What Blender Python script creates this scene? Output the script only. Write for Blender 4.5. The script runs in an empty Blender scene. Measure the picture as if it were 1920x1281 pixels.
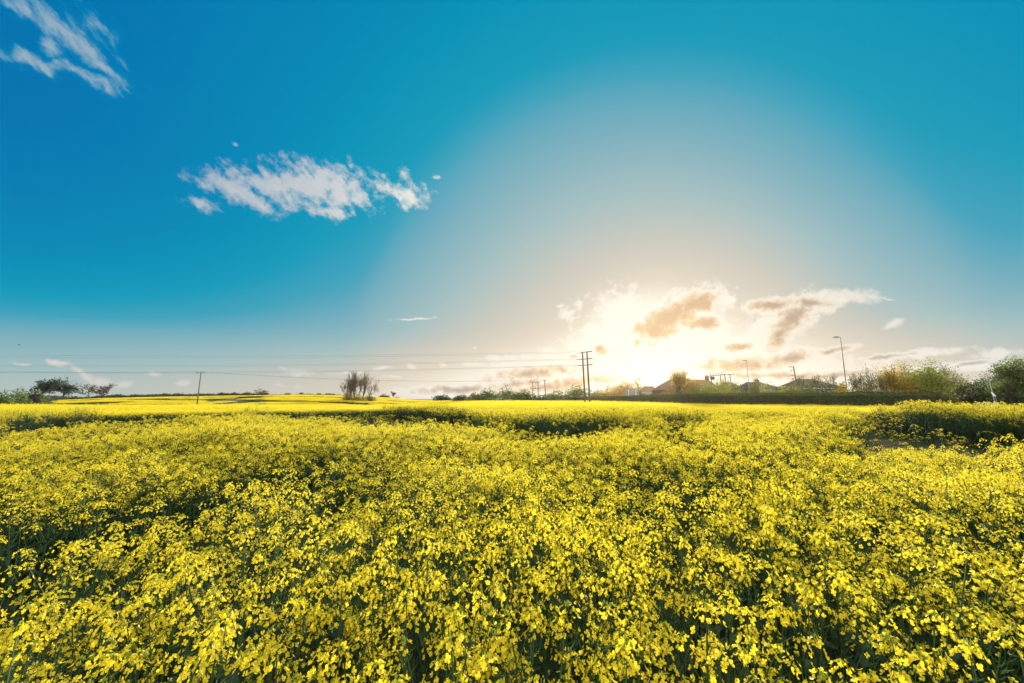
import bpy, math, random
import numpy as np
from mathutils import Vector, Matrix, noise as mnoise

R = math.radians
scene = bpy.context.scene
col = scene.collection

# ------------------------------------------------------------------ camera
F = 746.7                      # focal length in photo pixels (1920 wide)
CX, CY = 960.0, 640.5
CAMZ = 1.9
PITCH = math.atan((748.0 - CY) / F)
cam_data = bpy.data.cameras.new("camera")
cam_data.sensor_width = 36.0
cam_data.lens = 36.0 * F / 1920.0
cam_data.clip_start = 0.05
cam_data.clip_end = 20000
cam = bpy.data.objects.new("camera", cam_data)
cam.location = (0, 0, CAMZ)
cam.rotation_euler = (math.pi / 2 + PITCH, 0, 0)
col.objects.link(cam)
scene.camera = cam
cp, sp_ = math.cos(PITCH), math.sin(PITCH)


def ray(px, py):
    xc, yc = (px - CX) / F, -(py - CY) / F
    return Vector((xc, cp - sp_ * yc, sp_ + cp * yc))


def at(px, py, Y):
    d = ray(px, py)
    return Vector((0, 0, CAMZ)) + d * (Y / d.y)


def XD(px, Y):
    """world x of a thing seen near the horizon at photo column px and depth Y"""
    return at(px, 748, Y).x


# ------------------------------------------------------------------ light, exposure
SUN_DIR = ray(1225, 654).normalized()
SUN_EL = math.asin(SUN_DIR.z)
SUN_AZ = math.atan2(SUN_DIR.x, SUN_DIR.y)
scene.view_settings.view_transform = 'Standard'
scene.view_settings.look = 'None'
scene.view_settings.gamma = 1
scene.view_settings.exposure = 0.65
sun_data = bpy.data.lights.new("sun", 'SUN')
sun_data.energy = 5.0
sun_data.angle = R(1.0)
sun_data.color = (1.0, 0.90, 0.74)
sun = bpy.data.objects.new("sun", sun_data)
sun.rotation_euler = (-SUN_DIR).to_track_quat('-Z', 'Y').to_euler()
col.objects.link(sun)

# ------------------------------------------------------------------ world: evening sky with clouds
world = bpy.data.worlds.new("World")
scene.world = world
world.use_nodes = True
wt = world.node_tree
wt.nodes.clear()


def lin(r, g, b, k=1.0):
    def f(c):
        c = c / 255.0
        return (c / 12.92 if c <= 0.04045 else ((c + 0.055) / 1.055) ** 2.4) * k
    return (f(r), f(g), f(b), 1.0)


class NT:
    """small helper round a node tree"""
    def __init__(self, tree):
        self.t = tree

    def n(self, kind, **kw):
        nd = self.t.nodes.new(kind)
        for k, v in kw.items():
            setattr(nd, k, v)
        return nd

    def link(self, a, b):
        self.t.links.new(a, b)

    def put(self, sock, v):
        if hasattr(v, 'is_linked') or isinstance(v, bpy.types.NodeSocket):
            self.t.links.new(v, sock)
        else:
            sock.default_value = v

    def math(self, op, a, b=None, c=None, clamp=False):
        nd = self.n('ShaderNodeMath', operation=op, use_clamp=clamp)
        self.put(nd.inputs[0], a)
        if b is not None:
            self.put(nd.inputs[1], b)
        if c is not None:
            self.put(nd.inputs[2], c)
        return nd.outputs[0]

    def vmath(self, op, a, b=None):
        nd = self.n('ShaderNodeVectorMath', operation=op)
        self.put(nd.inputs[0], a)
        if b is not None:
            self.put(nd.inputs[1], b)
        return nd.outputs['Value'] if op in ('DOT_PRODUCT', 'LENGTH') else nd.outputs[0]

    def curve(self, x, pts):
        nd = self.n('ShaderNodeFloatCurve')
        c = nd.mapping.curves[0]
        nd.mapping.use_clip = False
        nd.mapping.extend = 'HORIZONTAL'
        while len(c.points) > 2:
            c.points.remove(c.points[1])
        c.points[0].location = pts[0]
        c.points[1].location = pts[-1]
        for p in pts[1:-1]:
            c.points.new(*p)
        nd.mapping.update()
        self.put(nd.inputs['Value'], x)
        return nd.outputs[0]

    def ramp(self, x, stops, interp='LINEAR'):
        nd = self.n('ShaderNodeValToRGB')
        nd.color_ramp.interpolation = interp
        e = nd.color_ramp.elements
        e[0].position, e[0].color = stops[0]
        e[1].position, e[1].color = stops[-1]
        for p, c in stops[1:-1]:
            q = e.new(p)
            q.color = c
        self.put(nd.inputs[0], x)
        return nd.outputs[0]

    def mix(self, f, a, b, blend='MIX'):
        nd = self.n('ShaderNodeMix', data_type='RGBA', blend_type=blend)
        self.put(nd.inputs[0], f)
        self.put(nd.inputs[6], a)
        self.put(nd.inputs[7], b)
        return nd.outputs[2]

    def smooth(self, x, lo, hi, a=0.0, b=1.0):
        nd = self.n('ShaderNodeMapRange', interpolation_type='SMOOTHSTEP')
        self.put(nd.inputs[0], x)
        for k, v in zip((1, 2, 3, 4), (lo, hi, a, b)):
            self.put(nd.inputs[k], v)
        return nd.outputs[0]

    def noise(self, vec, scale, detail=5, rough=0.55, dist=0.0, dim='3D'):
        nd = self.n('ShaderNodeTexNoise', noise_dimensions=dim)
        self.put(nd.inputs['Vector'], vec)
        nd.inputs['Scale'].default_value = scale
        nd.inputs['Detail'].default_value = detail
        nd.inputs['Roughness'].default_value = rough
        nd.inputs['Distortion'].default_value = dist
        return nd


def build_sky():
    W = NT(wt)
    tc = W.n('ShaderNodeTexCoord')
    d = tc.outputs['Generated']
    sep = W.n('ShaderNodeSeparateXYZ')
    W.link(d, sep.inputs[0])
    x, y, z = sep.outputs
    az = W.math('ARCTAN2', x, y)
    el = W.math('ARCSINE', z)
    theta = W.math('ARCCOSINE', W.vmath('DOT_PRODUCT', d, tuple(SUN_DIR)))
    # the wide halo lies a little to the left of the sun itself
    c2 = ray(1150, 654).normalized()
    theta2 = W.math('ARCCOSINE', W.vmath('DOT_PRODUCT', d, tuple(c2)))
    theta = W.math('ADD', theta, W.math('MULTIPLY', W.math('SUBTRACT', theta2, theta), W.smooth(theta, .17, .60)))
    thn = W.math('DIVIDE', theta, math.pi / 2)          # 1 = 90 degrees from the sun
    eln = W.math('DIVIDE', W.math('ABSOLUTE', el), math.pi / 2)
    A = W.curve(thn, [(0, 0.985), (0.05, 0.965), (0.085, 0.895), (0.12, 0.835), (0.18, 0.775), (0.235, 0.71), (0.295, 0.63), (0.37, 0.535),
                      (0.41, 0.465), (0.455, 0.43), (0.50, 0.39), (0.65, 0.24), (0.80, 0.08), (1.0, 0.0)])
    B = W.curve(eln, [(0, 0.76), (0.015, 0.735), (0.051, 0.635), (0.077, 0.54), (0.095, 0.465), (0.13, 0.365), (0.22, 0.20), (0.35, 0.04), (0.6, 0.0), (1.0, 0.0)])
    P = 2.05
    t = W.math('POWER', W.math('ADD', W.math('POWER', A, P), W.math('POWER', B, P)), 1 / P)
    base = W.ramp(t, [(0.0, lin(0, 106, 172)), (0.18, lin(0, 120, 180)), (0.34, lin(0, 138, 184)), (0.40, lin(0, 148, 187)), (0.465, lin(20, 157, 189)), (0.53, lin(66, 164, 190)), (0.60, lin(118, 175, 191)),
                      (0.72, lin(165, 192, 194)), (0.82, lin(203, 201, 190)), (0.90, lin(224, 214, 196)), (0.96, lin(240, 233, 216)), (1.0, lin(248, 244, 230))])
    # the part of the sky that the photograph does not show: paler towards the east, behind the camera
    # and brightened overhead and behind it, an added fill light on the crop
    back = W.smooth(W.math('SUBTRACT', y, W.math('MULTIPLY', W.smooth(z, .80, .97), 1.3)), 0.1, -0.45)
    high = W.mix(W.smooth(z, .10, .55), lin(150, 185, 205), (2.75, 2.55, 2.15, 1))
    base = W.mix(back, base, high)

    # ---- clouds, laid out by compass bearing and height above the horizon
    comb = W.n('ShaderNodeCombineXYZ')
    W.link(az, comb.inputs[0])
    W.link(el, comb.inputs[1])
    sph = comb.outputs[0]
    warp = W.noise(sph, 22.0, 4, 0.6)
    wv = W.vmath('SUBTRACT', warp.outputs['Color'], (0.5, 0.5, 0.5))
    sc = W.n('ShaderNodeVectorMath', operation='SCALE')
    W.link(wv, sc.inputs[0])
    sc.inputs['Scale'].default_value = 0.05
    sphw = W.vmath('ADD', sph, sc.outputs[0])
    sc2 = W.n('ShaderNodeVectorMath', operation='SCALE')
    W.link(wv, sc2.inputs[0])
    sc2.inputs['Scale'].default_value = 0.018
    sphs = W.vmath('ADD', sph, sc2.outputs[0])

    def azel(px, py):
        v = ray(px, py).normalized()
        return np.array((math.atan2(v.x, v.y), math.asin(v.z)))

    chain = [None]                # each step waits for the one before it, which keeps the shader's stack small

    def blobs(lst, coord):
        acc = None
        for b in lst:
            px, py, a_, b_, rot, k = b
            ca, sa = math.cos(R(rot)), math.sin(R(rot))
            c = azel(px, py)
            # rot: clockwise on the picture
            u = (azel(px + ca * a_, py + sa * a_) - azel(px - ca * a_, py - sa * a_)) / 2
            v = (azel(px + sa * b_, py - ca * b_) - azel(px - sa * b_, py + ca * b_)) / 2
            mp = W.n('ShaderNodeMapping', vector_type='TEXTURE')
            if chain[0] is None:
                W.link(coord, mp.inputs['Vector'])
            else:
                ma = W.n('ShaderNodeVectorMath', operation='MULTIPLY_ADD')
                W.link(chain[0], ma.inputs[0])
                ma.inputs[1].default_value = (1e-7, 1e-7, 1e-7)
                W.link(coord, ma.inputs[2])
                W.link(ma.outputs[0], mp.inputs['Vector'])
            mp.inputs['Location'].default_value = (c[0], c[1], 0)
            mp.inputs['Rotation'].default_value = (0, 0, math.atan2(u[1], u[0]))
            mp.inputs['Scale'].default_value = (float(np.linalg.norm(u)), float(np.linalg.norm(v)), 1)
            r = W.vmath('LENGTH', mp.outputs[0])
            s = W.math('SUBTRACT', k, r)
            acc = s if acc is None else W.math('SMOOTH_MAX', acc, s, 0.25)
            chain[0] = acc
        return acc

    # thin white clouds
    wisp = [(120, 62, 120, 17, 38, .95), (55, 118, 62, 13, 17, 1.05), (172, 150, 70, 11, 20, .95), (28, 12, 40, 12, 35, .9), (195, 128, 55, 10, 33, .95), (90, 80, 35, 14, 50, .7), (160, 60, 120, 40, 42, .25)]
    main = [(600, 350, 92, 37, 6, 1.1), (520, 354, 88, 27, 14, 1.0), (440, 357, 70, 20, 20, .95), (378, 384, 32, 13, 22, .78), (622, 398, 34, 13, 5, .95),
            (490, 385, 42, 14, 30, .85), (668, 370, 26, 22, 0, .9), (712, 350, 24, 14, 0, .9), (765, 366, 32, 20, 5, 1.0), (755, 328, 10, 16, -20, .75), (441, 272, 11, 5, 20, .62), (818, 333, 10, 6, 0, .55)]
    low = [(112, 680, 30, 7, 12, 1.0), (155, 700, 34, 9, 32, 1.0), (190, 714, 26, 8, 10, .9), (232, 720, 24, 8, 0, .95), (40, 682, 34, 4, 4, .7), (287, 702, 14, 5, 10, .9), (345, 716, 17, 6, 0, 1.0),
           (555, 698, 34, 8, 8, 1.0), (532, 690, 12, 5, 10, 1.0), (525, 721, 18, 4, 8, .9), (560, 727, 12, 4, 20, .8), (720, 692, 22, 5, 0, .95), (773, 686, 12, 5, 5, .95), (650, 701, 40, 6, 0, .8), (735, 707, 24, 4, 0, .8),
           (780, 598, 36, 1.8, -4, 1.1), (890, 651, 7, 4, 0, .7), (1676, 608, 24, 7, -24, .95), (1590, 556, 62, 14, 3, 1.1), (1665, 562, 16, 4, 5, .7), (1540, 548, 40, 10, -10, .9)]
    bright = [(1160, 590, 46, 46, 0, 1.2), (1120, 632, 60, 32, -20, 1.1), (1065, 590, 22, 14, 20, .95), (1085, 572, 14, 10, 0, .9), (1050, 575, 14, 6, 0, .7), (1180, 560, 25, 14, 0, .9), (1030, 668, 24, 18, 0, 1.0), (955, 682, 46, 18, -15, 1.0),
              (925, 672, 20, 10, 0, .9), (890, 682, 24, 6, 0, .9), (1000, 695, 80, 20, 0, 1.0), (1250, 690, 140, 36, 0, 1.05), (830, 684, 10, 5, 0, .9), (1390, 640, 60, 26, -20, .9), (1440, 600, 50, 34, -30, .95), (1500, 590, 80, 22, -16, .95), (1420, 640, 60, 24, -20, .9), (1360, 565, 30, 14, 0, .7), (850, 712, 30, 6, 0, .7),
              (1720, 664, 110, 9, -4, 1.0), (1870, 662, 70, 10, -6, 1.0), (1780, 690, 190, 14, -3, .95), (1560, 690, 120, 22, -5, .9), (1650, 672, 60, 10, -10, .9)]
    grey = [(1255, 600, 62, 25, -30, 1.3), (1300, 571, 46, 17, -14, 1.2), (1225, 620, 30, 17, -10, 1.25), (1326, 606, 30, 15, 8, 1.05), (1128, 656, 17, 9, 5, 1.0), (1076, 670, 16, 5, 0, .8),
            (1395, 684, 92, 13, -2, 1.05), (1480, 672, 55, 12, -6, 1.0), (1565, 657, 36, 6, -14, .95), (1460, 632, 36, 18, -45, 1.0), (1490, 594, 52, 24, -35, 1.0), (1450, 572, 46, 11, -4, 1.1), (1520, 567, 50, 9, 4, 1.0), (1380, 650, 40, 9, -10, .85),
            (1000, 700, 90, 13, -6, .95), (860, 730, 90, 8, -2, 1.0), (1050, 722, 120, 12, -8, .95), (970, 720, 60, 8, -5, .9), (1660, 668, 60, 6, -8, .85), (1820, 682, 50, 5, -14, .9), (1450, 705, 120, 8, 0, .9), (1560, 705, 120, 8, -4, .8)]
    fb = W.noise(sphs, 38.0, 9, 0.62)
    # the high clouds are combed by the wind, down to the right
    mp = W.n('ShaderNodeMapping', vector_type='TEXTURE')
    W.link(sphs, mp.inputs['Vector'])
    mp.inputs['Rotation'].default_value = (0, 0, R(-36))
    mp.inputs['Scale'].default_value = (2.6, 1, 1)
    fs = W.noise(mp.outputs[0], 56.0, 9, 0.60)
    fbm = W.math('SUBTRACT', fb.outputs['Fac'], 0.5)
    fsm = W.math('SUBTRACT', fs.outputs['Fac'], 0.5)
    fmix = W.math('ADD', W.math('MULTIPLY', fbm, 2.7), W.math('MULTIPLY', fsm, 2.5))

    f_w = W.math('ADD', blobs(wisp, sphw), W.math('MULTIPLY', fsm, 4.2))
    f_m = W.math('ADD', blobs(main, sphs), fmix)
    f_l = W.math('ADD', blobs(low, sphs), W.math('MULTIPLY', fbm, 2.6))
    f_b = W.math('ADD', blobs(bright, sphs), W.math('MULTIPLY', fbm, 3.4))
    f_g = W.math('ADD', blobs(grey, sphs), W.math('MULTIPLY', fbm, 2.6))

    near = W.smooth(thn, 0.02, 0.60, 1.0, 0.0)           # 1 near the sun
    white = W.ramp(near, [(0.0, lin(186, 195, 203)), (0.3, lin(240, 236, 229)), (0.62, lin(243, 235, 221)), (0.85, lin(248, 241, 226)), (1.0, lin(252, 248, 236))])
    veil = W.ramp(near, [(0.0, lin(0, 150, 186)), (0.4, lin(110, 180, 195)), (1.0, lin(255, 245, 230))])
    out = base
    out = W.mix(W.math('MULTIPLY', W.smooth(f_w, -0.9, 0.6), 0.6), out, veil)
    out = W.mix(W.math('MULTIPLY', W.smooth(f_w, -0.35, 1.2), 0.64), out, white)
    shade_m = W.smooth(f_m, 0.7, 2.0)
    out = W.mix(W.math('MULTIPLY', W.smooth(f_m, -0.45, 0.85), 0.95), out, W.mix(W.math('MULTIPLY', W.smooth(fsm, 0.05, -0.12), 0.55), white, W.ramp(shade_m, [(0.0, lin(212, 213, 212)), (1.0, lin(194, 204, 210))])))
    out = W.mix(W.math('MULTIPLY', W.smooth(f_l, -0.3, 0.8), 0.85), out, W.mix(W.smooth(thn, .85, .15), lin(228, 216, 208), white))
    out = W.mix(W.math('MULTIPLY', W.smooth(f_b, -0.2, 0.75), 0.92), out, white)
    rim = W.smooth(f_g, -0.7, 0.05)
    out = W.mix(W.math('MULTIPLY', rim, 0.92), out, white)
    core = W.ramp(near, [(0.0, lin(198, 196, 194)), (0.45, lin(180, 176, 174)), (0.72, lin(184, 168, 154)), (0.90, lin(198, 170, 140)), (1.0, lin(220, 186, 144))])
    lite = W.ramp(near, [(0.0, lin(216, 208, 198)), (0.45, lin(216, 204, 190)), (0.75, lin(230, 210, 184)), (1.0, lin(238, 212, 172))])
    dens = W.math('MULTIPLY', W.smooth(f_g, -0.2, 0.5), 0.95)
    out = W.mix(dens, out, W.mix(W.smooth(f_g, 0.15, 1.0), lite, core))

    # below the horizon: dull ground light
    out = W.mix(W.smooth(z, -0.005, -0.05), out, (0.12, 0.13, 0.06, 1))

    nishita = W.n('ShaderNodeTexSky', sky_type='NISHITA')
    nishita.sun_disc = False
    nishita.sun_elevation = SUN_EL
    nishita.sun_rotation = SUN_AZ
    nishita.dust_density = 1.5
    bg1 = W.n('ShaderNodeBackground')
    W.link(nishita.outputs[0], bg1.inputs[0])
    bg1.inputs[1].default_value = 0.06
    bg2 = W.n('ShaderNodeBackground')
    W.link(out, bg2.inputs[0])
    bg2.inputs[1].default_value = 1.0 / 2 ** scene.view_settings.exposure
    ms = W.n('ShaderNodeMixShader')
    ms.inputs[0].default_value = 0.985
    W.link(bg1.outputs[0], ms.inputs[1])
    W.link(bg2.outputs[0], ms.inputs[2])
    wo = W.n('ShaderNodeOutputWorld')
    W.link(ms.outputs[0], wo.inputs[0])


build_sky()
world.cycles.sampling_method = 'MANUAL'
world.cycles.sample_map_resolution = 512
scene.cycles.use_denoising = True
scene.cycles.max_bounces = 8
scene.cycles.diffuse_bounces = 3
scene.cycles.transmission_bounces = 6
scene.cycles.transparent_max_bounces = 8

# ------------------------------------------------------------------ materials


def mat(name, build):
    m = bpy.data.materials.new(name)
    m.use_nodes = True
    m.node_tree.nodes.clear()
    T = NT(m.node_tree)
    o = T.n('ShaderNodeOutputMaterial')
    s = build(T)
    T.link(s, o.inputs[0])
    return m


def leafy(name, c1, c2, trans=0.5, c3=None, tint=(1, 1, 1), rough=0.6, clump=0.35, c4_=None):
    """leaves or petals: part of the light goes through; colour varies leaf by leaf and clump by clump"""
    def b(T):
        g = T.n('ShaderNodeNewGeometry')
        pos = T.n('ShaderNodeTexCoord').outputs['Object']
        nz = T.noise(pos, clump, 3).outputs['Fac']
        r = g.outputs['Random Per Island']
        cc = T.mix(r, c1, c2)
        if c3 is not None:
            cc = T.mix(T.smooth(nz, 0.45, 0.65), cc, c3)
        if c4_ is not None:      # plant by plant
            cc = T.mix(T.n('ShaderNodeObjectInfo').outputs['Random'], cc, T.mix(r, cc, c4_))
        df = T.n('ShaderNodeBsdfPrincipled')
        T.put(df.inputs['Base Color'], cc)
        df.inputs['Roughness'].default_value = rough
        df.inputs['Specular IOR Level'].default_value = 0.25
        tr = T.n('ShaderNodeBsdfTranslucent')
        T.put(tr.inputs[0], T.mix(1.0, cc, tuple(tint) + (1,), 'MULTIPLY'))
        mx = T.n('ShaderNodeMixShader')
        mx.inputs[0].default_value = trans
        T.link(df.outputs[0], mx.inputs[1])
        T.link(tr.outputs[0], mx.inputs[2])
        return mx.outputs[0]
    return mat(name, b)


def solid(name, c1, c2, scale=4.0, rough=0.7, stretch=(1, 1, 1), metallic=0.0, bump=0.0):
    def b(T):
        tc = T.n('ShaderNodeTexCoord')
        mp = T.n('ShaderNodeMapping')
        T.link(tc.outputs['Object'], mp.inputs['Vector'])
        mp.inputs['Scale'].default_value = stretch
        nz = T.noise(mp.outputs[0], scale, 6, 0.6)
        p = T.n('ShaderNodeBsdfPrincipled')
        T.put(p.inputs['Base Color'], T.mix(T.smooth(nz.outputs['Fac'], 0.3, 0.7), c1, c2))
        p.inputs['Roughness'].default_value = rough
        p.inputs['Metallic'].default_value = metallic
        if bump:
            bp = T.n('ShaderNodeBump')
            bp.inputs['Strength'].default_value = bump
            T.link(nz.outputs['Fac'], bp.inputs['Height'])
            T.link(bp.outputs[0], p.inputs['Normal'])
        return p.outputs[0]
    return mat(name, b)


def c4(r, g, b):
    return (r, g, b, 1.0)


M = {}
M['petal'] = leafy('petal', c4(.87, .685, .018), c4(.84, .705, .035), trans=0.55, tint=(1, 1, 1), rough=.5, c4_=c4(.80, .70, .05))
M['petal_far'] = leafy('petal_far', c4(.86, .64, .012), c4(.80, .66, .03), trans=0.45, rough=.6)
M['bud'] = leafy('bud', c4(.40, .46, .05), c4(.26, .36, .06), trans=0.35)
M['stem'] = leafy('stem', c4(.036, .080, .030), c4(.055, .105, .034), trans=0.15)
M['rape_leaf'] = leafy('rape_leaf', c4(.011, .038, .027), c4(.022, .056, .031), trans=0.35)
M['soil'] = solid('soil', c4(.06, .042, .030), c4(.11, .078, .055), scale=3, rough=.95, bump=.4)
M['wood'] = solid('weathered_wood', c4(.12, .085, .055), c4(.21, .155, .105), scale=3, stretch=(1, 1, .15), rough=.85)
M['bark'] = solid('bark', c4(.06, .047, .034), c4(.11, .085, .06), scale=3, stretch=(1, 1, .3), rough=.9)
M['iron'] = solid('dark_iron', c4(.05, .05, .05), c4(.10, .09, .08), scale=9, rough=.6)
M['ceramic'] = solid('insulator_brown', c4(.06, .045, .04), c4(.10, .08, .07), scale=9, rough=.3)
M['wire'] = solid('wire_metal', c4(.16, .17, .18), c4(.22, .23, .24), scale=2, rough=.5)
M['galv'] = solid('galvanised_steel', c4(.20, .21, .22), c4(.28, .29, .30), scale=5, rough=.6)
M['lampgrey'] = solid('lamp_grey', c4(.08, .08, .085), c4(.12, .12, .125), scale=6, rough=.5)
M['lampglass'] = solid('lamp_glass', c4(.5, .5, .48), c4(.6, .6, .58), scale=6, rough=.2)
M['white_paint'] = solid('white_paint', c4(.72, .72, .70), c4(.82, .82, .80), scale=3, rough=.5)
M['grey_panel'] = solid('grey_panel', c4(.28, .28, .29), c4(.36, .36, .37), scale=2, rough=.55)
M['brick'] = solid('brick', c4(.18, .105, .072), c4(.25, .15, .10), scale=6, stretch=(1, 1, 3), rough=.9, bump=.2)
M['tile_brown'] = solid('roof_tile_brown', c4(.105, .066, .042), c4(.155, .095, .06), scale=5, stretch=(1, 1, 4), rough=.85, bump=.3)
M['tile_grey'] = solid('roof_tile_grey', c4(.06, .055, .05), c4(.095, .085, .075), scale=5, stretch=(1, 1, 4), rough=.85, bump=.3)
M['tile_olive'] = solid('roof_tile_mossy', c4(.055, .058, .035), c4(.085, .085, .05), scale=5, stretch=(1, 1, 4), rough=.9, bump=.3)
M['render'] = solid('pale_render', c4(.34, .29, .23), c4(.42, .36, .29), scale=2, rough=.9)


def glass_b(T):
    p = T.n('ShaderNodeBsdfPrincipled')
    p.inputs['Base Color'].default_value = (.05, .06, .07, 1)
    p.inputs['Roughness'].default_value = .08
    return p.outputs[0]


M['glass'] = mat('window_glass', glass_b)
M['car_blue'] = solid('car_paint_blue', c4(.02, .16, .34), c4(.025, .18, .37), scale=2, rough=.25)
M['rubber'] = solid('rubber', c4(.02, .02, .02), c4(.03, .03, .03), scale=9, rough=.8)
# foliage
M['hedge'] = leafy('hedge_leaf', c4(.055, .095, .026), c4(.10, .15, .036), trans=.5, c3=c4(.11, .115, .04), clump=.25)
M['hedge_core'] = solid('hedge_twigs', c4(.025, .032, .014), c4(.045, .05, .022), scale=1.5, rough=.95)
M['leaf_green'] = leafy('leaf_green', c4(.095, .155, .042), c4(.15, .21, .055), trans=.55, c3=c4(.18, .21, .05))
M['leaf_dark'] = leafy('leaf_dark', c4(.036, .07, .034), c4(.06, .10, .045), trans=.4)
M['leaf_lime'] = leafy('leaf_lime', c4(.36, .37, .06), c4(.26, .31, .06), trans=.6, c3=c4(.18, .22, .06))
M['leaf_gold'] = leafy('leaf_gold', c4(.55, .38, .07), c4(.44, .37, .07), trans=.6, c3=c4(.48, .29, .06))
M['leaf_olive'] = leafy('leaf_olive', c4(.20, .19, .06), c4(.27, .24, .08), trans=.5)
M['leaf_bronze'] = leafy('leaf_bronze', c4(.24, .15, .085), c4(.19, .155, .07), trans=.5)
M['leaf_twiggy'] = leafy('leaf_twiggy', c4(.11, .10, .045), c4(.15, .13, .055), trans=.4)
M['leaf_purple'] = leafy('leaf_purple', c4(.035, .03, .032), c4(.055, .045, .045), trans=.35)
M['leaf_bluegreen'] = leafy('leaf_bluegreen', c4(.035, .07, .055), c4(.055, .095, .065), trans=.4)


def ground_b(T):
    pos = T.n('ShaderNodeNewGeometry').outputs['Position']
    n1 = T.noise(pos, 0.6, 6, .6).outputs['Fac']
    n2 = T.noise(pos, 12.0, 6, .65).outputs['Fac']
    soil = T.mix(n2, c4(.035, .026, .018), c4(.095, .068, .045))
    green = T.mix(n2, c4(.03, .055, .018), c4(.065, .10, .03))
    p = T.n('ShaderNodeBsdfPrincipled')
    T.put(p.inputs['Base Color'], T.mix(T.smooth(n1, .42, .6), soil, green))
    p.inputs['Roughness'].default_value = .95
    bp = T.n('ShaderNodeBump')
    bp.inputs['Strength'].default_value = .5
    T.link(n2, bp.inputs['Height'])
    T.link(bp.outputs[0], p.inputs['Normal'])
    return p.outputs[0]


M['ground'] = mat('ground_soil_and_grass', ground_b)

# ------------------------------------------------------------------ mesh helpers


class MB:
    """collects verts and faces; build() links them as one mesh object"""
    def __init__(self):
        self.v, self.f, self.m = [], [], []

    def add(self, vs, fs, mi=0):
        o = len(self.v)
        self.v.extend([tuple(p) for p in vs])
        for q in fs:
            self.f.append(tuple(o + i for i in q))
            self.m.append(mi)

    def box(self, c, size, rz=0.0, mi=0, rx=0.0):
        sx, sy, sz = [s / 2 for s in size]
        Mx = Matrix.Translation(c) @ Matrix.Rotation(rz, 4, 'Z') @ Matrix.Rotation(rx, 4, 'X')
        vs = [Mx @ Vector((x, y, z)) for x in (-sx, sx) for y in (-sy, sy) for z in (-sz, sz)]
        self.add(vs, [(0, 1, 3, 2), (4, 6, 7, 5), (0, 4, 5, 1), (2, 3, 7, 6), (0, 2, 6, 4), (1, 5, 7, 3)], mi)

    def tube(self, pts, rads, n=6, mi=0, cap=True):
        pts = [Vector(p) for p in pts]
        rings = []
        for i, p in enumerate(pts):
            t = (pts[min(i + 1, len(pts) - 1)] - pts[max(i - 1, 0)])
            t = t.normalized() if t.length > 1e-9 else Vector((0, 0, 1))
            a = Vector((1, 0, 0)) if abs(t.x) < 0.8 else Vector((0, 1, 0))
            u = t.cross(a).normalized()
            w = t.cross(u)
            r = rads[i] if hasattr(rads, '__len__') else rads
            rings.append([p + (u * math.cos(2 * math.pi * k / n) + w * math.sin(2 * math.pi * k / n)) * r for k in range(n)])
        fs = []
        for i in range(len(pts) - 1):
            for k in range(n):
                k2 = (k + 1) % n
                fs.append((i * n + k, i * n + k2, (i + 1) * n + k2, (i + 1) * n + k))
        if cap:
            fs.append(tuple(range(n - 1, -1, -1)))
            fs.append(tuple((len(pts) - 1) * n + k for k in range(n)))
        self.add([q for r_ in rings for q in r_], fs, mi)

    def lathe(self, prof, base=(0, 0, 0), n=10, mi=0, axis='Z'):
        vs, fs = [], []
        for r, z in prof:
            for k in range(n):
                a = 2 * math.pi * k / n
                p = (r * math.cos(a), r * math.sin(a), z) if axis == 'Z' else (z, r * math.cos(a), r * math.sin(a))
                vs.append(Vector(base) + Vector(p))
        for i in range(len(prof) - 1):
            for k in range(n):
                k2 = (k + 1) % n
                fs.append((i * n + k, i * n + k2, (i + 1) * n + k2, (i + 1) * n + k))
        fs.append(tuple(range(n - 1, -1, -1)))
        fs.append(tuple((len(prof) - 1) * n + k for k in range(n)))
        self.add(vs, fs, mi)

    def build(self, name, mats, parent=None, smooth=False):
        me = bpy.data.meshes.new(name)
        me.from_pydata(self.v, [], self.f)
        for m in (mats if isinstance(mats, (list, tuple)) else [mats]):
            me.materials.append(m)
        me.polygons.foreach_set('material_index', self.m)
        if smooth:
            me.polygons.foreach_set('use_smooth', [True] * len(self.f))
        me.update()
        o = bpy.data.objects.new(name, me)
        col.objects.link(o)
        if parent is not None:
            o.parent = parent
        return o


def leaf_quads(centers, sizes, rng, name, material, parent, aspect=.6, flat=0.0):
    """one mesh of many small leaf-shaped faces at the given points"""
    n = len(centers)
    c = np.asarray(centers, dtype=np.float64)
    a = rng.normal(size=(n, 3))
    a[:, 2] *= (1 - flat)
    a /= np.linalg.norm(a, axis=1)[:, None]
    b = rng.normal(size=(n, 3))
    b -= a * np.sum(a * b, axis=1)[:, None]
    b /= np.linalg.norm(b, axis=1)[:, None]
    s = np.asarray(sizes)[:, None]
    v = np.stack([c - a * s, c + b * s * aspect, c + a * s, c - b * s * aspect], axis=1).reshape(-1, 3)
    me = bpy.data.meshes.new(name)
    me.vertices.add(4 * n)
    me.vertices.foreach_set('co', v.astype(np.float32).ravel())
    me.loops.add(4 * n)
    me.loops.foreach_set('vertex_index', np.arange(4 * n, dtype=np.int32))
    me.polygons.add(n)
    me.polygons.foreach_set('loop_start', np.arange(0, 4 * n, 4, dtype=np.int32))
    me.materials.append(material)
    me.update(calc_edges=True)
    o = bpy.data.objects.new(name, me)
    col.objects.link(o)
    if parent is not None:
        o.parent = parent
    return o


def thing(name, label, cat, loc=(0, 0, 0), rz=0.0, group=None):
    o = bpy.data.objects.new(name, None)
    o.empty_display_size = 0.2
    col.objects.link(o)
    o.location = loc
    o.rotation_euler = (0, 0, rz)
    o['label'] = label
    o['category'] = cat
    if group:
        o['group'] = group
    return o


def tag(o, label, cat, group=None):
    o['label'] = label
    o['category'] = cat
    if group:
        o['group'] = group
    return o


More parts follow.
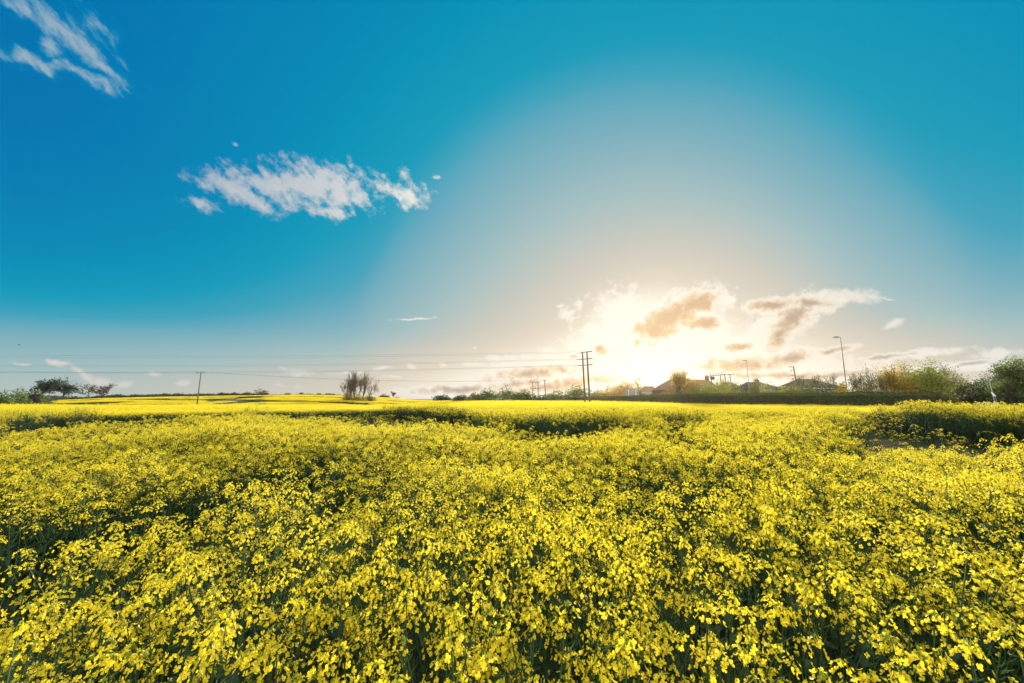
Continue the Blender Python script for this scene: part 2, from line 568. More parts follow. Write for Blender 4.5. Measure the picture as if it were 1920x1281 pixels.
# ------------------------------------------------------------------ terrain
_px = np.array([-400, 0, 80, 130, 200, 330, 470, 560, 640, 720, 760, 830, 900, 3000.])
_sky = np.array([756, 756, 754, 749.5, 746.5, 744, 742, 740.5, 741.5, 745.5, 749, 751.5, 752.5, 752.5])  # crop skyline on the rise


def sstep(a, b, x):
    t = np.clip((x - a) / (b - a), 0, 1)
    return t * t * (3 - 2 * t)


def terr(x, y):
    x = np.asarray(x, dtype=np.float64)
    y = np.asarray(y, dtype=np.float64)
    yy = np.maximum(y, 1.0)
    px = CX + x / yy * F / cp * 1.0
    line = np.interp(px, _px, _sky)
    ridge = CAMZ + (748 - line) / F * 255 - 1.3
    ridge = np.maximum(ridge, -0.05)
    side = 1 - sstep(760, 900, px)
    up = sstep(75, 255, yy)
    z = ridge * up * side
    z = z * (1 - 0.6 * sstep(262, 420, yy))
    z = z - 2.5 * sstep(46, 84, yy) * (1 - sstep(88, 205, yy)) * side
    z = z + 0.32 * np.exp(-(((x - 14.4) / np.where(x < 14.4, 2.3, 6.0)) ** 2 + ((y - 14.5) / 3.4) ** 2))
    z = z + 0.12 * np.exp(-(((x - 4.0) / 7.0) ** 2 + ((y - 14) / 4.0) ** 2))
    return z


def ground():
    rad = np.concatenate([np.linspace(0.0, 10, 14), np.geomspace(11, 6000, 90)])
    na = 200
    ang = np.linspace(0, 2 * math.pi, na, endpoint=False)
    vs = [(0.0, 0.0, float(terr(0, 0)))]
    for r in rad[1:]:
        xs, ys = r * np.sin(ang), r * np.cos(ang)
        zs = terr(xs, ys)
        vs += list(zip(xs.tolist(), ys.tolist(), zs.tolist()))
    fs = [(0, 1 + (k + 1) % na, 1 + k) for k in range(na)]
    for i in range(len(rad) - 2):
        o1, o2 = 1 + i * na, 1 + (i + 1) * na
        for k in range(na):
            k2 = (k + 1) % na
            fs.append((o1 + k, o1 + k2, o2 + k2, o2 + k))
    mb = MB()
    mb.add(vs, fs)
    o = mb.build('ground', M['ground'], smooth=True)
    o['kind'] = 'structure'


ground()

# ------------------------------------------------------------------ oilseed rape crop


def petals(mb, c, nrm, size, rng, mi):
    nrm = nrm.normalized()
    a = Vector((1, 0, 0)) if abs(nrm.x) < .8 else Vector((0, 1, 0))
    u = nrm.cross(a).normalized()
    w = nrm.cross(u)
    rot = rng.random() * 6.28
    for k in range(4):
        an = rot + k * math.pi / 2 + rng.uniform(-.15, .15)
        d = u * math.cos(an) + w * math.sin(an)
        s = d.cross(nrm)
        L = size * rng.uniform(.85, 1.15)
        wd = L * rng.uniform(.38, .5)
        lift = rng.uniform(.05, .55)
        e = d * math.cos(lift) + nrm * math.sin(lift)
        o = len(mb.v)
        mb.v += [tuple(c), tuple(c + e * L * .6 + s * wd), tuple(c + e * L + s * wd * .6 + nrm * L * .05),
                 tuple(c + e * L - s * wd * .6 + nrm * L * .05), tuple(c + e * L * .6 - s * wd)]
        mb.f.append((o, o + 1, o + 2, o + 3, o + 4))
        mb.m.append(mi)


def blade(mb, base, d, L, wd, droop, mi, seg=3):
    d = Vector(d).normalized()
    side = d.cross(Vector((0, 0, 1)))
    side = side.normalized() if side.length > .01 else Vector((1, 0, 0))
    vs, fs = [], []
    for i in range(seg + 1):
        t = i / seg
        p = base + d * L * t + Vector((0, 0, -droop * L * t * t))
        w_ = wd * (math.sin(math.pi * min(.98, .12 + t * .86)) ** .7)
        vs += [p - side * w_ + Vector((0, 0, w_ * .35)), p, p + side * w_ + Vector((0, 0, w_ * .35))]
    for i in range(seg):
        a = i * 3
        fs += [(a, a + 1, a + 4, a + 3), (a + 1, a + 2, a + 5, a + 4)]
    mb.add(vs, fs, mi)


# material slots of the crop: 0 petal 1 bud 2 stem 3 leaf
def raceme(mb, p, axis, rng, n_fl, size, pods=True):
    axis = axis.normalized()
    a = Vector((1, 0, 0)) if abs(axis.x) < .8 else Vector((0, 1, 0))
    u = axis.cross(a).normalized()
    w = axis.cross(u)
    top = p + axis * rng.uniform(.04, .07)
    # buds
    for k in range(rng.randint(5, 9)):
        an, rr = rng.random() * 6.28, rng.uniform(.0, .011)
        c = top + (u * math.cos(an) + w * math.sin(an)) * rr + axis * rng.uniform(-.006, .012)
        s = rng.uniform(.0025, .004)
        mb.add([c + axis * s * 2, c + u * s, c + w * s, c - u * s, c - w * s, c - axis * s * 1.4],
               [(0, 1, 2), (0, 2, 3), (0, 3, 4), (0, 4, 1), (5, 2, 1), (5, 3, 2), (5, 4, 3), (5, 1, 4)], 1)
    for k in range(n_fl):
        t = (k + rng.random()) / n_fl
        an = k * 2.4 + rng.uniform(-.4, .4)
        out = u * math.cos(an) + w * math.sin(an)
        rr = (.012 + .036 * t) * rng.uniform(.75, 1.3)
        c = top - axis * (.002 + t * rng.uniform(.02, .06)) + out * rr + axis * rng.uniform(0, .012)
        petals(mb, c, out * (.35 + .6 * t) + axis * rng.uniform(.35, .9), size, rng, 0)
    if pods:
        for k in range(rng.randint(5, 10)):
            an = k * 2.4 + rng.uniform(-.4, .4)
            out = u * math.cos(an) + w * math.sin(an)
            b = top - axis * rng.uniform(.075, .19)
            L = rng.uniform(.03, .06)
            tip = b + (out * .85 + axis * .5).normalized() * L
            s = .0014
            mb.add([b + axis * s, b - axis * s, tip, (b + tip) / 2 + out.cross(axis) * s * 1.6 - axis * .003], [(0, 1, 3), (1, 2, 3), (0, 3, 2)], 2)
    return top


def plant_variant(seed):
    rng = random.Random(seed)
    mb = MB()
    H = 1.27 + rng.uniform(-.1, .1)
    lean = Vector((rng.uniform(-.10, .10), rng.uniform(-.10, .10), 0))
    def axis_pt(t):
        return Vector((lean.x * t * t, lean.y * t * t, H * t))
    mb.tube([axis_pt(t) for t in (0, .35, .65, .88, 1)], [.0065, .006, .005, .0036, .0022], 4, 2, False)
    raceme(mb, axis_pt(1) - Vector((0, 0, .04)), Vector((lean.x, lean.y, 1)), rng, rng.randint(12, 20), .0102)
    for k in range(rng.randint(8, 11)):
        t0 = rng.uniform(.42, .84)
        an = k * 2.4 + rng.uniform(-.5, .5)
        out = Vector((math.cos(an), math.sin(an), 0))
        b = axis_pt(t0)
        ztop = H - abs(rng.gauss(0, .10))
        reach = (ztop - b.z) * rng.uniform(.25, .80)
        m_ = b + out * reach * .65 + Vector((0, 0, (ztop - b.z) * .45))
        e = b + out * reach + Vector((0, 0, max(.1, ztop - b.z)))
        mb.tube([b, m_, e], [.0034, .0027, .0018], 3, 2, False)
        raceme(mb, e - Vector((0, 0, .03)), (e - m_).normalized() + Vector((0, 0, .6)), rng, rng.choice((4, 7, 9, 10, 11, 12, 14, 17)), rng.uniform(.0080, .0106))
        if rng.random() < .7:
            blade(mb, b, out + Vector((0, 0, .5)), rng.uniform(.07, .13), .015, .5, 3)
    for k in range(8):
        an = rng.random() * 6.28
        z = rng.uniform(.15, .85) * H
        blade(mb, axis_pt(z / H), (math.cos(an), math.sin(an), rng.uniform(.1, .6)), rng.uniform(.10, .20), rng.uniform(.016, .034), rng.uniform(.3, .8), 3)
    return mb


def fuzz(mb, c, size, rng, n, mi, rad, flat=.6):
    for k in range(n):
        p = c + Vector((rng.gauss(0, rad), rng.gauss(0, rad), rng.gauss(0, rad * flat)))
        a = Vector((rng.gauss(0, 1), rng.gauss(0, 1), rng.gauss(0, 1))).normalized() * size
        b = a.cross(Vector((rng.gauss(0, 1), rng.gauss(0, 1), rng.gauss(0, 1)))).normalized() * size * .8
        mb.add([p - a, p + b, p + a, p - b], [(0, 1, 2, 3)], mi)


def patch_variant(seed, side, n_rac, size, nq):
    """a piece of the crop seen from afar: stems, leaves and loose heads of petals"""
    rng = random.Random(seed)
    mb = MB()
    for k in range(n_rac):
        x, y = rng.uniform(-side, side) * .55, rng.uniform(-side, side) * .55
        z = 1.30 - abs(rng.gauss(0, .13)) + (rng.uniform(.08, .34) if rng.random() < .018 else 0)
        fuzz(mb, Vector((x, y, z)), size * rng.uniform(.7, 1.2), rng, nq, 0, .028 + size * .35, 1.0)
        if k % 3 == 0:
            mb.tube([(x * .98, y * .98, .2), (x, y, z)], [.006, .003], 3, 2, False)
        if k % 2 == 0:
            an = rng.random() * 6.28
            blade(mb, Vector((x, y, rng.uniform(.5, 1.1))), (math.cos(an), math.sin(an), .4), rng.uniform(.12, .22) + size, .03 + size * .3, .5, 3, 2)
    return mb


def poly_dist(x, y, pts):
    d = np.full(x.shape, 1e9)
    for (x0, y0), (x1, y1) in zip(pts[:-1], pts[1:]):
        dx, dy = x1 - x0, y1 - y0
        t = np.clip(((x - x0) * dx + (y - y0) * dy) / (dx * dx + dy * dy + 1e-9), 0, 1)
        d = np.minimum(d, np.hypot(x - x0 - t * dx, y - y0 - t * dy))
    return d


def inside(x, y, poly):
    r = np.zeros(x.shape, dtype=bool)
    j = len(poly) - 1
    for i in range(len(poly)):
        xi, yi = poly[i]
        xj, yj = poly[j]
        c = ((yi > y) != (yj > y)) & (x < (xj - xi) * (y - yi) / (yj - yi + 1e-12) + xi)
        r ^= c
        j = i
    return r


def vnoise(x, y, scale, seed):
    """smooth value noise 0..1"""
    xs, ys = x / scale, y / scale
    xi, yi = np.floor(xs).astype(np.int64), np.floor(ys).astype(np.int64)
    fx, fy = xs - xi, ys - yi
    fx, fy = fx * fx * (3 - 2 * fx), fy * fy * (3 - 2 * fy)

    def h(a, b):
        n = (a * 374761393 + b * 668265263 + seed * 974711) & 0x7fffffff
        n = ((n ^ (n >> 13)) * 1274126177) & 0x7fffffff
        return ((n ^ (n >> 16)) & 0xffff) / 65535.0
    return (h(xi, yi) * (1 - fx) + h(xi + 1, yi) * fx) * (1 - fy) + (h(xi, yi + 1) * (1 - fx) + h(xi + 1, yi + 1) * fx) * fy


def gpt(px, py, drop=0.60):
    d = ray(px, py)
    k = -drop / d.z
    return (d.x * k, d.y * k)


HEDGE = [(XD(1062, 152), 152), (XD(1140, 134), 134), (XD(1240, 83), 83), (XD(1300, 68), 68), (XD(1380, 58), 58), (XD(1490, 51), 51), (XD(1600, 47), 47), (XD(1815, 43), 43)]
FIELD = [(-60, -12), (-75, 40), (-86, 66), (-150, 130), (-272, 245), (-230, 252), (-75, 254), (-38, 205), (-14, 145), (14, 140), (27, 132), (27, 86), (28, 66), (29, 54), (38, 44), (52, 40), (60, 38), (60, -12)]
# thin, greener strips of the stand (wheel tracks and wet hollows), outlined on the ground
THIN = [[gpt(*p, .76) for p in q] for q in (
    [(-90, 802), (0, 790), (60, 788), (104, 781), (180, 775), (270, 771), (333, 768), (400, 766), (462, 766), (470, 780), (420, 784), (333, 792), (270, 798), (177, 802), (104, 809), (0, 820), (-90, 838)],
    [(470, 767), (560, 764), (640, 763), (700, 766), (760, 769), (830, 773), (905, 778), (915, 795), (860, 800), (800, 797), (740, 797), (690, 797), (640, 790), (560, 786), (470, 779)],
    [(905, 793), (960, 801), (1040, 803), (1130, 796), (1155, 803), (1140, 815), (1040, 817), (960, 814), (905, 803)],
    [(1225, 800), (1300, 795), (1310, 815), (1250, 822), (1225, 815)],
    [(1590, 772), (1622, 767), (1660, 781), (1760, 792), (1830, 796), (1990, 806), (1990, 868), (1880, 850), (1800, 832), (1700, 832), (1655, 842), (1610, 844), (1550, 838), (1545, 812), (1600, 806)],
    [(205, 766), (300, 761.5), (335, 762), (335, 768), (215, 772)])]
PIT = [gpt(*p) for p in [(1575, 820), (1600, 826)]]


def crop():
    nr = np.random.default_rng(5)
    protos = [('plant', plant_variant(100 + k)) for k in range(14)]
    protos += [('near_patch', patch_variant(200 + k, 1.0, 150, .014, 9)) for k in range(6)]
    protos += [('far_patch', patch_variant(300 + k, 4.0, 430, .042, 5)) for k in range(5)]
    cls = {'plant': 0, 'near_patch': 1, 'far_patch': 2}

    def scatter(r0, r1, spacing, jitter):
        n = int(r1 / spacing) + 1
        gx, gy = np.meshgrid(np.arange(-n, n + 1) * spacing, np.arange(-n, n + 1) * spacing)
        x = gx.ravel() + nr.uniform(-jitter, jitter, gx.size) * spacing
        y = gy.ravel() + nr.uniform(-jitter, jitter, gx.size) * spacing
        r = np.hypot(x, y)
        fan = (np.abs(np.arctan2(x, y + 1.5)) < R(61)) | (r < 3.0)
        k = (r >= r0) & (r < r1) & fan & inside(x, y, FIELD)
        return x[k], y[k]

    P = []
    # near: whole plants
    x, y = scatter(0, 31, .147, .5)
    r = np.hypot(x, y)
    keep = (np.hypot(x, y + .15) > .38)
    jx = x + (vnoise(x, y, 1.1, 3) - .5) * 1.6
    jy = y + (vnoise(x, y, 1.1, 4) - .5) * (.6 + y * .12)
    gap = np.zeros(x.shape, dtype=bool)
    for q in THIN:
        gap |= inside(jx, jy, q)
    gap |= (poly_dist(x, y, PIT) < .45)
    keep &= ~(gap & (nr.random(x.size) < np.where((r < 11) & (x > 4), .50, .96)))
    # thin places in the stand
    thin = vnoise(x, y, 1.3, 21) * .6 + vnoise(x, y, .45, 22) * .4
    bare = (thin < .375 + .05 * (x < -1))
    keep &= ~(bare & (nr.random(x.size) < .87))
    tall = .79 + .18 * vnoise(x, y, 2.4, 31) + .13 * vnoise(x, y, .7, 32) + nr.normal(0, .04, x.size)
    for q in THIN:              # lower towards the near lip of a strip, tall along its far lip
        for dist_, lo, hi in ((1.2, .86, 1.12), (2.6, .92, 1.07)):
            kx, ky = x / np.maximum(r, .1) * dist_, y / np.maximum(r, .1) * dist_
            tall = np.where(~gap & inside(jx + kx, jy + ky, q), tall * lo, tall)
            tall = np.where(~gap & inside(jx - kx, jy - ky, q), np.minimum(tall * np.where((x > 4) & (r < 13), 1.03, hi), 1.13), tall)
    tall = np.where(gap, tall * nr.uniform(.50, .82, x.size), tall)
    x, y, tall = x[keep], y[keep], tall[keep]
    P.append((np.full(x.size, 0), x, y, tall, nr.uniform(.66, .88, x.size)))
    # middle distance
    x, y = scatter(30.0, 75, 1.0, .25)
    tall = .87 + .09 * vnoise(x, y, 7, 41) + nr.normal(0, .012, x.size)
    gap = np.zeros(x.shape, dtype=bool)
    gap |= (vnoise(x, y, 2.4, 43) < .13)
    gap |= (y > 50) & (x < -16) & (vnoise(x * .5, y * 2.0, 4, 44) < .22)
    P.append((np.full(x.size - gap.sum(), 1), x[~gap], y[~gap], tall[~gap], np.ones(x.size - gap.sum())))
    # the rise beyond, with its tramlines and a bare patch
    x, y = scatter(74, 330, 3.2, .2)
    px = CX + x / np.maximum(y, 1) * F / cp
    tall = .88 + .10 * vnoise(x, y, 18, 51) + nr.normal(0, .02, x.size)
    bare = (px > 385) & (px < 500) & (y > 100) & (y < 215) & (vnoise(x, y * .5, 9, 52) > .40)
    tram = (np.abs(((x * .35 + y) / 34.0) % 1.0 - .5) < .13) & (px < 780)
    gap = bare | (tram & (vnoise(x, y, 14, 53) > .40)) | ((px < 760) & (vnoise(x * .3, y, 9, 54) < .30))
    P.append((np.full(x.size - gap.sum(), 2), x[~gap], y[~gap], tall[~gap], np.ones(x.size - gap.sum())))

    c_ = np.concatenate([p[0] for p in P])
    x = np.concatenate([p[1] for p in P])
    y = np.concatenate([p[2] for p in P])
    zs = np.concatenate([p[3] for p in P])
    ss = np.concatenate([p[4] for p in P])
    z = terr(x, y)
    n = x.size
    print('CROP POINTS', n, [int((c_ == k).sum()) for k in range(3)])
    allm = MB()
    var, klass = [], []
    for i, (k, mb) in enumerate(protos):
        allm.add(mb.v, [], 0)
        o = len(allm.v) - len(mb.v)
        allm.f += [tuple(o + q for q in f) for f in mb.f]
        allm.m += mb.m
        var += [i] * len(mb.v)
        klass += [-1] * len(mb.v)
    npv = len(allm.v)
    allm.v += list(zip(x.tolist(), y.tolist(), z.tolist()))
    o = allm.build('rapeseed_crop', [M['petal'], M['bud'], M['stem'], M['rape_leaf']])
    o['kind'] = 'stuff'
    o['label'] = 'dense yellow flowering rapeseed crop covering the whole field up to the hedges'
    o['category'] = 'rapeseed'
    me = o.data
    N = len(me.vertices)

    def attr(name, typ, key, data):
        a = me.attributes.new(name, typ, 'POINT')
        a.data.foreach_set(key, np.ascontiguousarray(data).ravel())
    attr('variant', 'INT', 'value', np.concatenate([np.array(var), np.full(n, -1)]).astype(np.int32))
    attr('stand', 'INT', 'value', np.concatenate([np.full(npv, -1), c_]).astype(np.int32))
    rot = np.zeros((N, 3), np.float32)
    tilt = np.where(c_ == 0, .10, 0.0)
    rot[npv:, 0] = nr.normal(0, 1, n) * tilt
    rot[npv:, 1] = nr.normal(0, 1, n) * tilt
    rot[npv:, 2] = np.where(c_ == 0, nr.uniform(0, 6.283, n), nr.integers(0, 4, n) * (math.pi / 2))
    attr('turn', 'FLOAT_VECTOR', 'vector', rot)
    scl = np.ones((N, 3), np.float32)
    scl[npv:, 0] = ss
    scl[npv:, 1] = ss
    scl[npv:, 2] = zs
    attr('size', 'FLOAT_VECTOR', 'vector', scl)
    pick = np.zeros(N, np.int32)
    cnt = np.array([14, 6, 5])
    pick[npv:] = (nr.random(n) * cnt[c_]).astype(np.int32)
    attr('pick', 'INT', 'value', pick)

    ng = bpy.data.node_groups.new('crop_stand', 'GeometryNodeTree')
    ng.interface.new_socket('Geometry', in_out='INPUT', socket_type='NodeSocketGeometry')
    ng.interface.new_socket('Geometry', in_out='OUTPUT', socket_type='NodeSocketGeometry')
    N_ = ng.nodes
    gi, go = N_.new('NodeGroupInput'), N_.new('NodeGroupOutput')

    def named(name, typ):
        q = N_.new('GeometryNodeInputNamedAttribute')
        q.data_type = typ
        q.inputs['Name'].default_value = name
        return [s for s in q.outputs if s.enabled and s.name == 'Attribute'][0]

    def equal(sock, v):
        q = N_.new('FunctionNodeCompare')
        q.data_type = 'INT'
        q.operation = 'EQUAL'
        ins = [s for s in q.inputs if s.enabled]
        ng.links.new(sock, ins[0])
        ins[1].default_value = v
        return q.outputs[0]

    def separate(sel):
        q = N_.new('GeometryNodeSeparateGeometry')
        q.domain = 'POINT'
        ng.links.new(gi.outputs[0], q.inputs['Geometry'])
        ng.links.new(sel, q.inputs['Selection'])
        return q.outputs['Selection']
    a_var, a_st = named('variant', 'INT'), named('stand', 'INT')
    a_rot, a_scl, a_pick = named('turn', 'FLOAT_VECTOR'), named('size', 'FLOAT_VECTOR'), named('pick', 'INT')
    e2r = N_.new('FunctionNodeEulerToRotation')
    ng.links.new(a_rot, e2r.inputs[0])
    join = N_.new('GeometryNodeJoinGeometry')
    for kname, kk in cls.items():
        g2i = N_.new('GeometryNodeGeometryToInstance')
        for i, (k, mb) in enumerate(protos):
            if k == kname:
                ng.links.new(separate(equal(a_var, i)), g2i.inputs[0])
        iop = N_.new('GeometryNodeInstanceOnPoints')
        ng.links.new(separate(equal(a_st, kk)), iop.inputs['Points'])
        ng.links.new(g2i.outputs[0], iop.inputs['Instance'])
        iop.inputs['Pick Instance'].default_value = True
        ng.links.new(a_pick, iop.inputs['Instance Index'])
        ng.links.new(e2r.outputs[0], iop.inputs['Rotation'])
        ng.links.new(a_scl, iop.inputs['Scale'])
        ng.links.new(iop.outputs[0], join.inputs[0])
    ng.links.new(join.outputs[0], go.inputs[0])
    md = o.modifiers.new('crop_stand', 'NODES')
    md.node_group = ng


crop()

# ------------------------------------------------------------------ clipped hedge along the road


def resample(pts, step):
    out = []
    for (x0, y0), (x1, y1) in zip(pts[:-1], pts[1:]):
        n = max(1, int(math.hypot(x1 - x0, y1 - y0) / step))
        out += [(x0 + (x1 - x0) * i / n, y0 + (y1 - y0) * i / n) for i in range(n)]
    return out + [pts[-1]]


def smooth_line(pts, it=2):
    for _ in range(it):
        q = [pts[0]]
        for a, b in zip(pts[:-1], pts[1:]):
            q += [(a[0] * .75 + b[0] * .25, a[1] * .75 + b[1] * .25), (a[0] * .25 + b[0] * .75, a[1] * .25 + b[1] * .75)]
        pts = q + [pts[-1]]
    return pts


def hedge_row(name, label, line, height, width, leaf_m, core_m, leaf_size, per_m, seed, rough=.10, group=None, taper_end=0.0, cat='hedge', hvar=.06):
    rng = np.random.default_rng(seed)
    line = resample(smooth_line(line), max(.6, leaf_size * 3))
    n = len(line)
    root = thing(name, label, cat, (line[n // 2][0], line[n // 2][1], float(terr(*line[n // 2]))), group=group)
    ox, oy, oz = root.location
    mb = MB()
    ring = [(-.5, 0), (-.52, .5), (-.46, .93), (-.2, 1), (.2, 1), (.46, .93), (.52, .5), (.5, 0)]
    hs = []
    vs, fs = [], []
    for i, (x, y) in enumerate(line):
        a, b = line[max(i - 1, 0)], line[min(i + 1, n - 1)]
        t = Vector((b[0] - a[0], b[1] - a[1], 0)).normalized()
        nrm = Vector((-t.y, t.x, 0))
        zb = float(terr(x, y))
        h = height * (1 + hvar * (mnoise.noise((x * .35, y * .35, seed)) + .5 * mnoise.noise((x * 1.3, y * 1.3, seed))))
        if taper_end:
            h *= 1 - .75 * max(0, (i - (n - 1 - taper_end)) / taper_end) ** 1.6
        hs.append((Vector((x, y, zb)), nrm, h))
        for (u, w) in ring:
            vs.append((x - ox + nrm.x * u * width * .9, y - oy + nrm.y * u * width * .9, zb - oz - .1 + w * h * .97))
    k = len(ring)
    for i in range(n - 1):
        for j in range(k - 1):
            fs.append((i * k + j, i * k + j + 1, (i + 1) * k + j + 1, (i + 1) * k + j))
    fs += [tuple(range(k)), tuple((n - 1) * k + j for j in range(k - 1, -1, -1))]
    mb.add(vs, fs)
    mb.build('twigs', core_m, root)
    L = sum(math.hypot(b[0] - a[0], b[1] - a[1]) for a, b in zip(line[:-1], line[1:]))
    N = int(L * per_m)
    idx = rng.integers(0, n - 1, N)
    f = rng.random(N)
    s = rng.random(N)
    cs = []
    for q in range(N):
        p0, n0, h0 = hs[idx[q]]
        p1, n1, h1 = hs[idx[q] + 1]
        t = f[q]
        p = p0 * (1 - t) + p1 * t
        nn = n0 * (1 - t) + n1 * t
        h = h0 * (1 - t) + h1 * t
        u = s[q] * (2 * h + width)
        e = rng.normal(0, rough)
        if u < h:
            w, z = -.5 * width - e, u
        elif u < h + width:
            w, z = u - h - .5 * width, h + e * .8
        else:
            w, z = .5 * width + e, u - h - width
        cs.append((p.x + nn.x * w - ox, p.y + nn.y * w - oy, p.z + z - oz))
    leaf_quads(cs, rng.uniform(.6, 1.3, N) * leaf_size, rng, 'leaves', leaf_m, root)
    return root


hedge_row('clipped_hedge', 'long clipped green hedge between the rapeseed and the houses', HEDGE, 2.62, 1.5, M['hedge'], M['hedge_core'], 0.085, 720, 3, rough=.07, taper_end=5, hvar=.025)

# ------------------------------------------------------------------ trees and bushes


def branch_tree(rng, H, spread, r0, levels=4, n_main=7, clear=.25, up=.5, bend=.25, n_sub=4, ratio=.6, leader=True):
    """returns (tubes, tips): a trunk with limbs; tips carry the leaves"""
    tubes, tips = [], []

    def limb(p, d, L, r, lev):
        pts, rads = [p], [r]
        seg = 4 if lev < 2 else 3
        q, dd = Vector(p), Vector(d).normalized()
        for i in range(seg):
            dd = (dd + Vector((rng.gauss(0, bend), rng.gauss(0, bend), rng.gauss(0, bend) + up * .22))).normalized()
            q = q + dd * L / seg
            pts.append(q.copy())
            rads.append(r * (1 - .62 * (i + 1) / seg))
        tubes.append((pts, rads, lev))
        if lev >= levels:
            tips.append(q.copy())
            tips.append(pts[-2].copy())
            return
        m = n_sub if lev > 0 else n_main
        for k in range(m):
            t = rng.uniform(clear if lev == 0 else .3, 1.0)
            i = min(int(t * seg), seg - 1)
            b = pts[i].lerp(pts[i + 1], t * seg - i)
            an = rng.random() * 6.283
            tdir = (pts[i + 1] - pts[i]).normalized()
            a = tdir.cross(Vector((math.cos(an), math.sin(an), .3))).normalized()
            ang = rng.uniform(.5, 1.05)
            nd = tdir * math.cos(ang) + a * math.sin(ang)
            nd.z += up * .3
            if lev == 0:
                nd.x *= spread
                nd.y *= spread
            limb(b, nd, L * ratio * rng.uniform(.6, 1.1) * (1.15 - .5 * (t if lev == 0 else 0)), max(r * .5 * (1.1 - .5 * t), .008), lev + 1)
        tips.append(q.copy())
    limb(Vector((0, 0, 0)), Vector((rng.gauss(0, .05), rng.gauss(0, .05), 1)), H * (.80 if leader else .55), r0, 0)
    return tubes, tips


def make_tree(name, label, pos, H, W, leaf, n_leaf, leaf_size, seed, r0=None, group=None, twig=.02, cat='tree', tip_r=None, low=None, stems=1, bark='bark', **kw):
    rng = random.Random(seed)
    nr = np.random.default_rng(seed)
    root = thing(name, label, cat, pos, group=group)
    tubes, tips = [], []
    for s_ in range(stems):
        tb, tp = branch_tree(rng, H, 1.0, r0 or H * .022, **kw)
        off = Vector((rng.gauss(0, 1), rng.gauss(0, 1), 0)) * (W * .12 if stems > 1 else 0)
        tubes += [([p + off for p in pts], rr, lv) for pts, rr, lv in tb]
        tips += [p + off for p in tp]
    # fit the crown to the wanted height and width
    zmax = max(p.z for p in tips)
    xm = sorted(p.x for p in tips)
    ym = sorted(p.y for p in tips)
    q = max(1, len(xm) // 40)
    wx = max(.1, xm[-q] - xm[q - 1])
    wy = max(.1, ym[-q] - ym[q - 1])
    cxx, cyy = (xm[-q] + xm[q - 1]) / 2, (ym[-q] + ym[q - 1]) / 2
    kz = H / zmax
    kx, ky = W / wx, W / wy

    def fit(p):
        t = min(1, max(0, p.z / zmax) * 2)
        return Vector(((p.x - cxx * t) * kx, (p.y - cyy * t) * ky, p.z * kz))
    mb = MB()
    for pts, rr, lv in tubes:
        mb.tube([fit(p) for p in pts], [max(r, twig) for r in rr], 6 if lv == 0 else (4 if lv == 1 else 3), 0, False)
    mb.build('trunk', M[bark], root, smooth=True)
    if n_leaf:
        T = np.array([fit(p)[:] for p in tips])
        c = T[nr.integers(0, len(T), n_leaf)] + nr.normal(0, tip_r or H * .03, (n_leaf, 3))
        if low is not None:      # undergrowth round the foot
            m = int(n_leaf * low)
            c[:m, 0] = nr.normal(0, W * .3, m)
            c[:m, 1] = nr.normal(0, W * .3, m)
            c[:m, 2] = np.abs(nr.normal(0, H * .12, m))
        c[:, 2] = np.maximum(c[:, 2], .1)
        leaf_quads(c, nr.uniform(.6, 1.3, n_leaf) * leaf_size, nr, 'crown', M[leaf], root)
    return root


def make_bush(name, label, pos, H, W, leaf, n_leaf, leaf_size, seed, lumps=9, group=None, cat='bush', D=None, bark='bark', fray=.06):
    """a leafy shrub: several stems and a lumpy crown that reaches the ground"""
    rng = random.Random(seed)
    nr = np.random.default_rng(seed)
    D = D or W * .7
    root = thing(name, label, cat, pos, group=group)
    cs = []
    for k in range(lumps):
        an = rng.random() * 6.28
        rr = math.sqrt(rng.random()) * .36
        s = rng.uniform(.18, .30)
        edge = rr / .36
        cs.append((math.cos(an) * rr * W, math.sin(an) * rr * D, H * rng.uniform(.25, .80 - .28 * edge), s * W, s * D, H * rng.uniform(.18, .27)))
    cs.append((0, 0, H * .74, W * .2, D * .2, H * .26))
    cs.append((0, 0, H * .32, W * .42, D * .42, H * .30))
    mb = MB()
    for c in cs:
        mb.tube([(c[0] * .2, c[1] * .2, 0), (c[0] * .55, c[1] * .55, c[2] * .5), (c[0], c[1], c[2] + c[5] * .6)], [H * .012 + .02, H * .008 + .015, .01], 4, 0, False)
        for j in range(4):
            a = Vector((c[0], c[1], c[2])) + Vector((rng.gauss(0, c[3] * .3), rng.gauss(0, c[4] * .3), 0))
            b = Vector((c[0] + rng.gauss(0, c[3] * .7), c[1] + rng.gauss(0, c[4] * .7), c[2] + c[5] * rng.uniform(.3, 1.1)))
            mb.tube([a, b], [.02, .01], 3, 0, False)
    mb.build('trunk', M[bark], root)
    w = np.array([c[3] * c[5] for c in cs])
    k = nr.choice(len(cs), n_leaf, p=w / w.sum())
    C = np.array(cs)[k]
    v = nr.normal(size=(n_leaf, 3))
    v /= np.linalg.norm(v, axis=1)[:, None]
    rad = np.where(nr.random(n_leaf) < .7, nr.normal(.95, .10, n_leaf), nr.random(n_leaf) ** .4)
    p = C[:, :3] + v * rad[:, None] * C[:, 3:6] + nr.normal(0, fray * H * .5, (n_leaf, 3))
    p[:, 2] = np.abs(p[:, 2])
    leaf_quads(p, nr.uniform(.6, 1.35, n_leaf) * leaf_size, nr, 'crown', M[leaf], root)
    return root


def foot(px, Y):
    x = XD(px, Y)
    return (x, Y, float(terr(x, Y)) - .05)


def hgt(py, Y, z0=0.0):
    """height above z0 of something whose top is at photo row py and depth Y"""
    return CAMZ + (748 - py) / F * Y * (1 / cp) ** 0 - z0


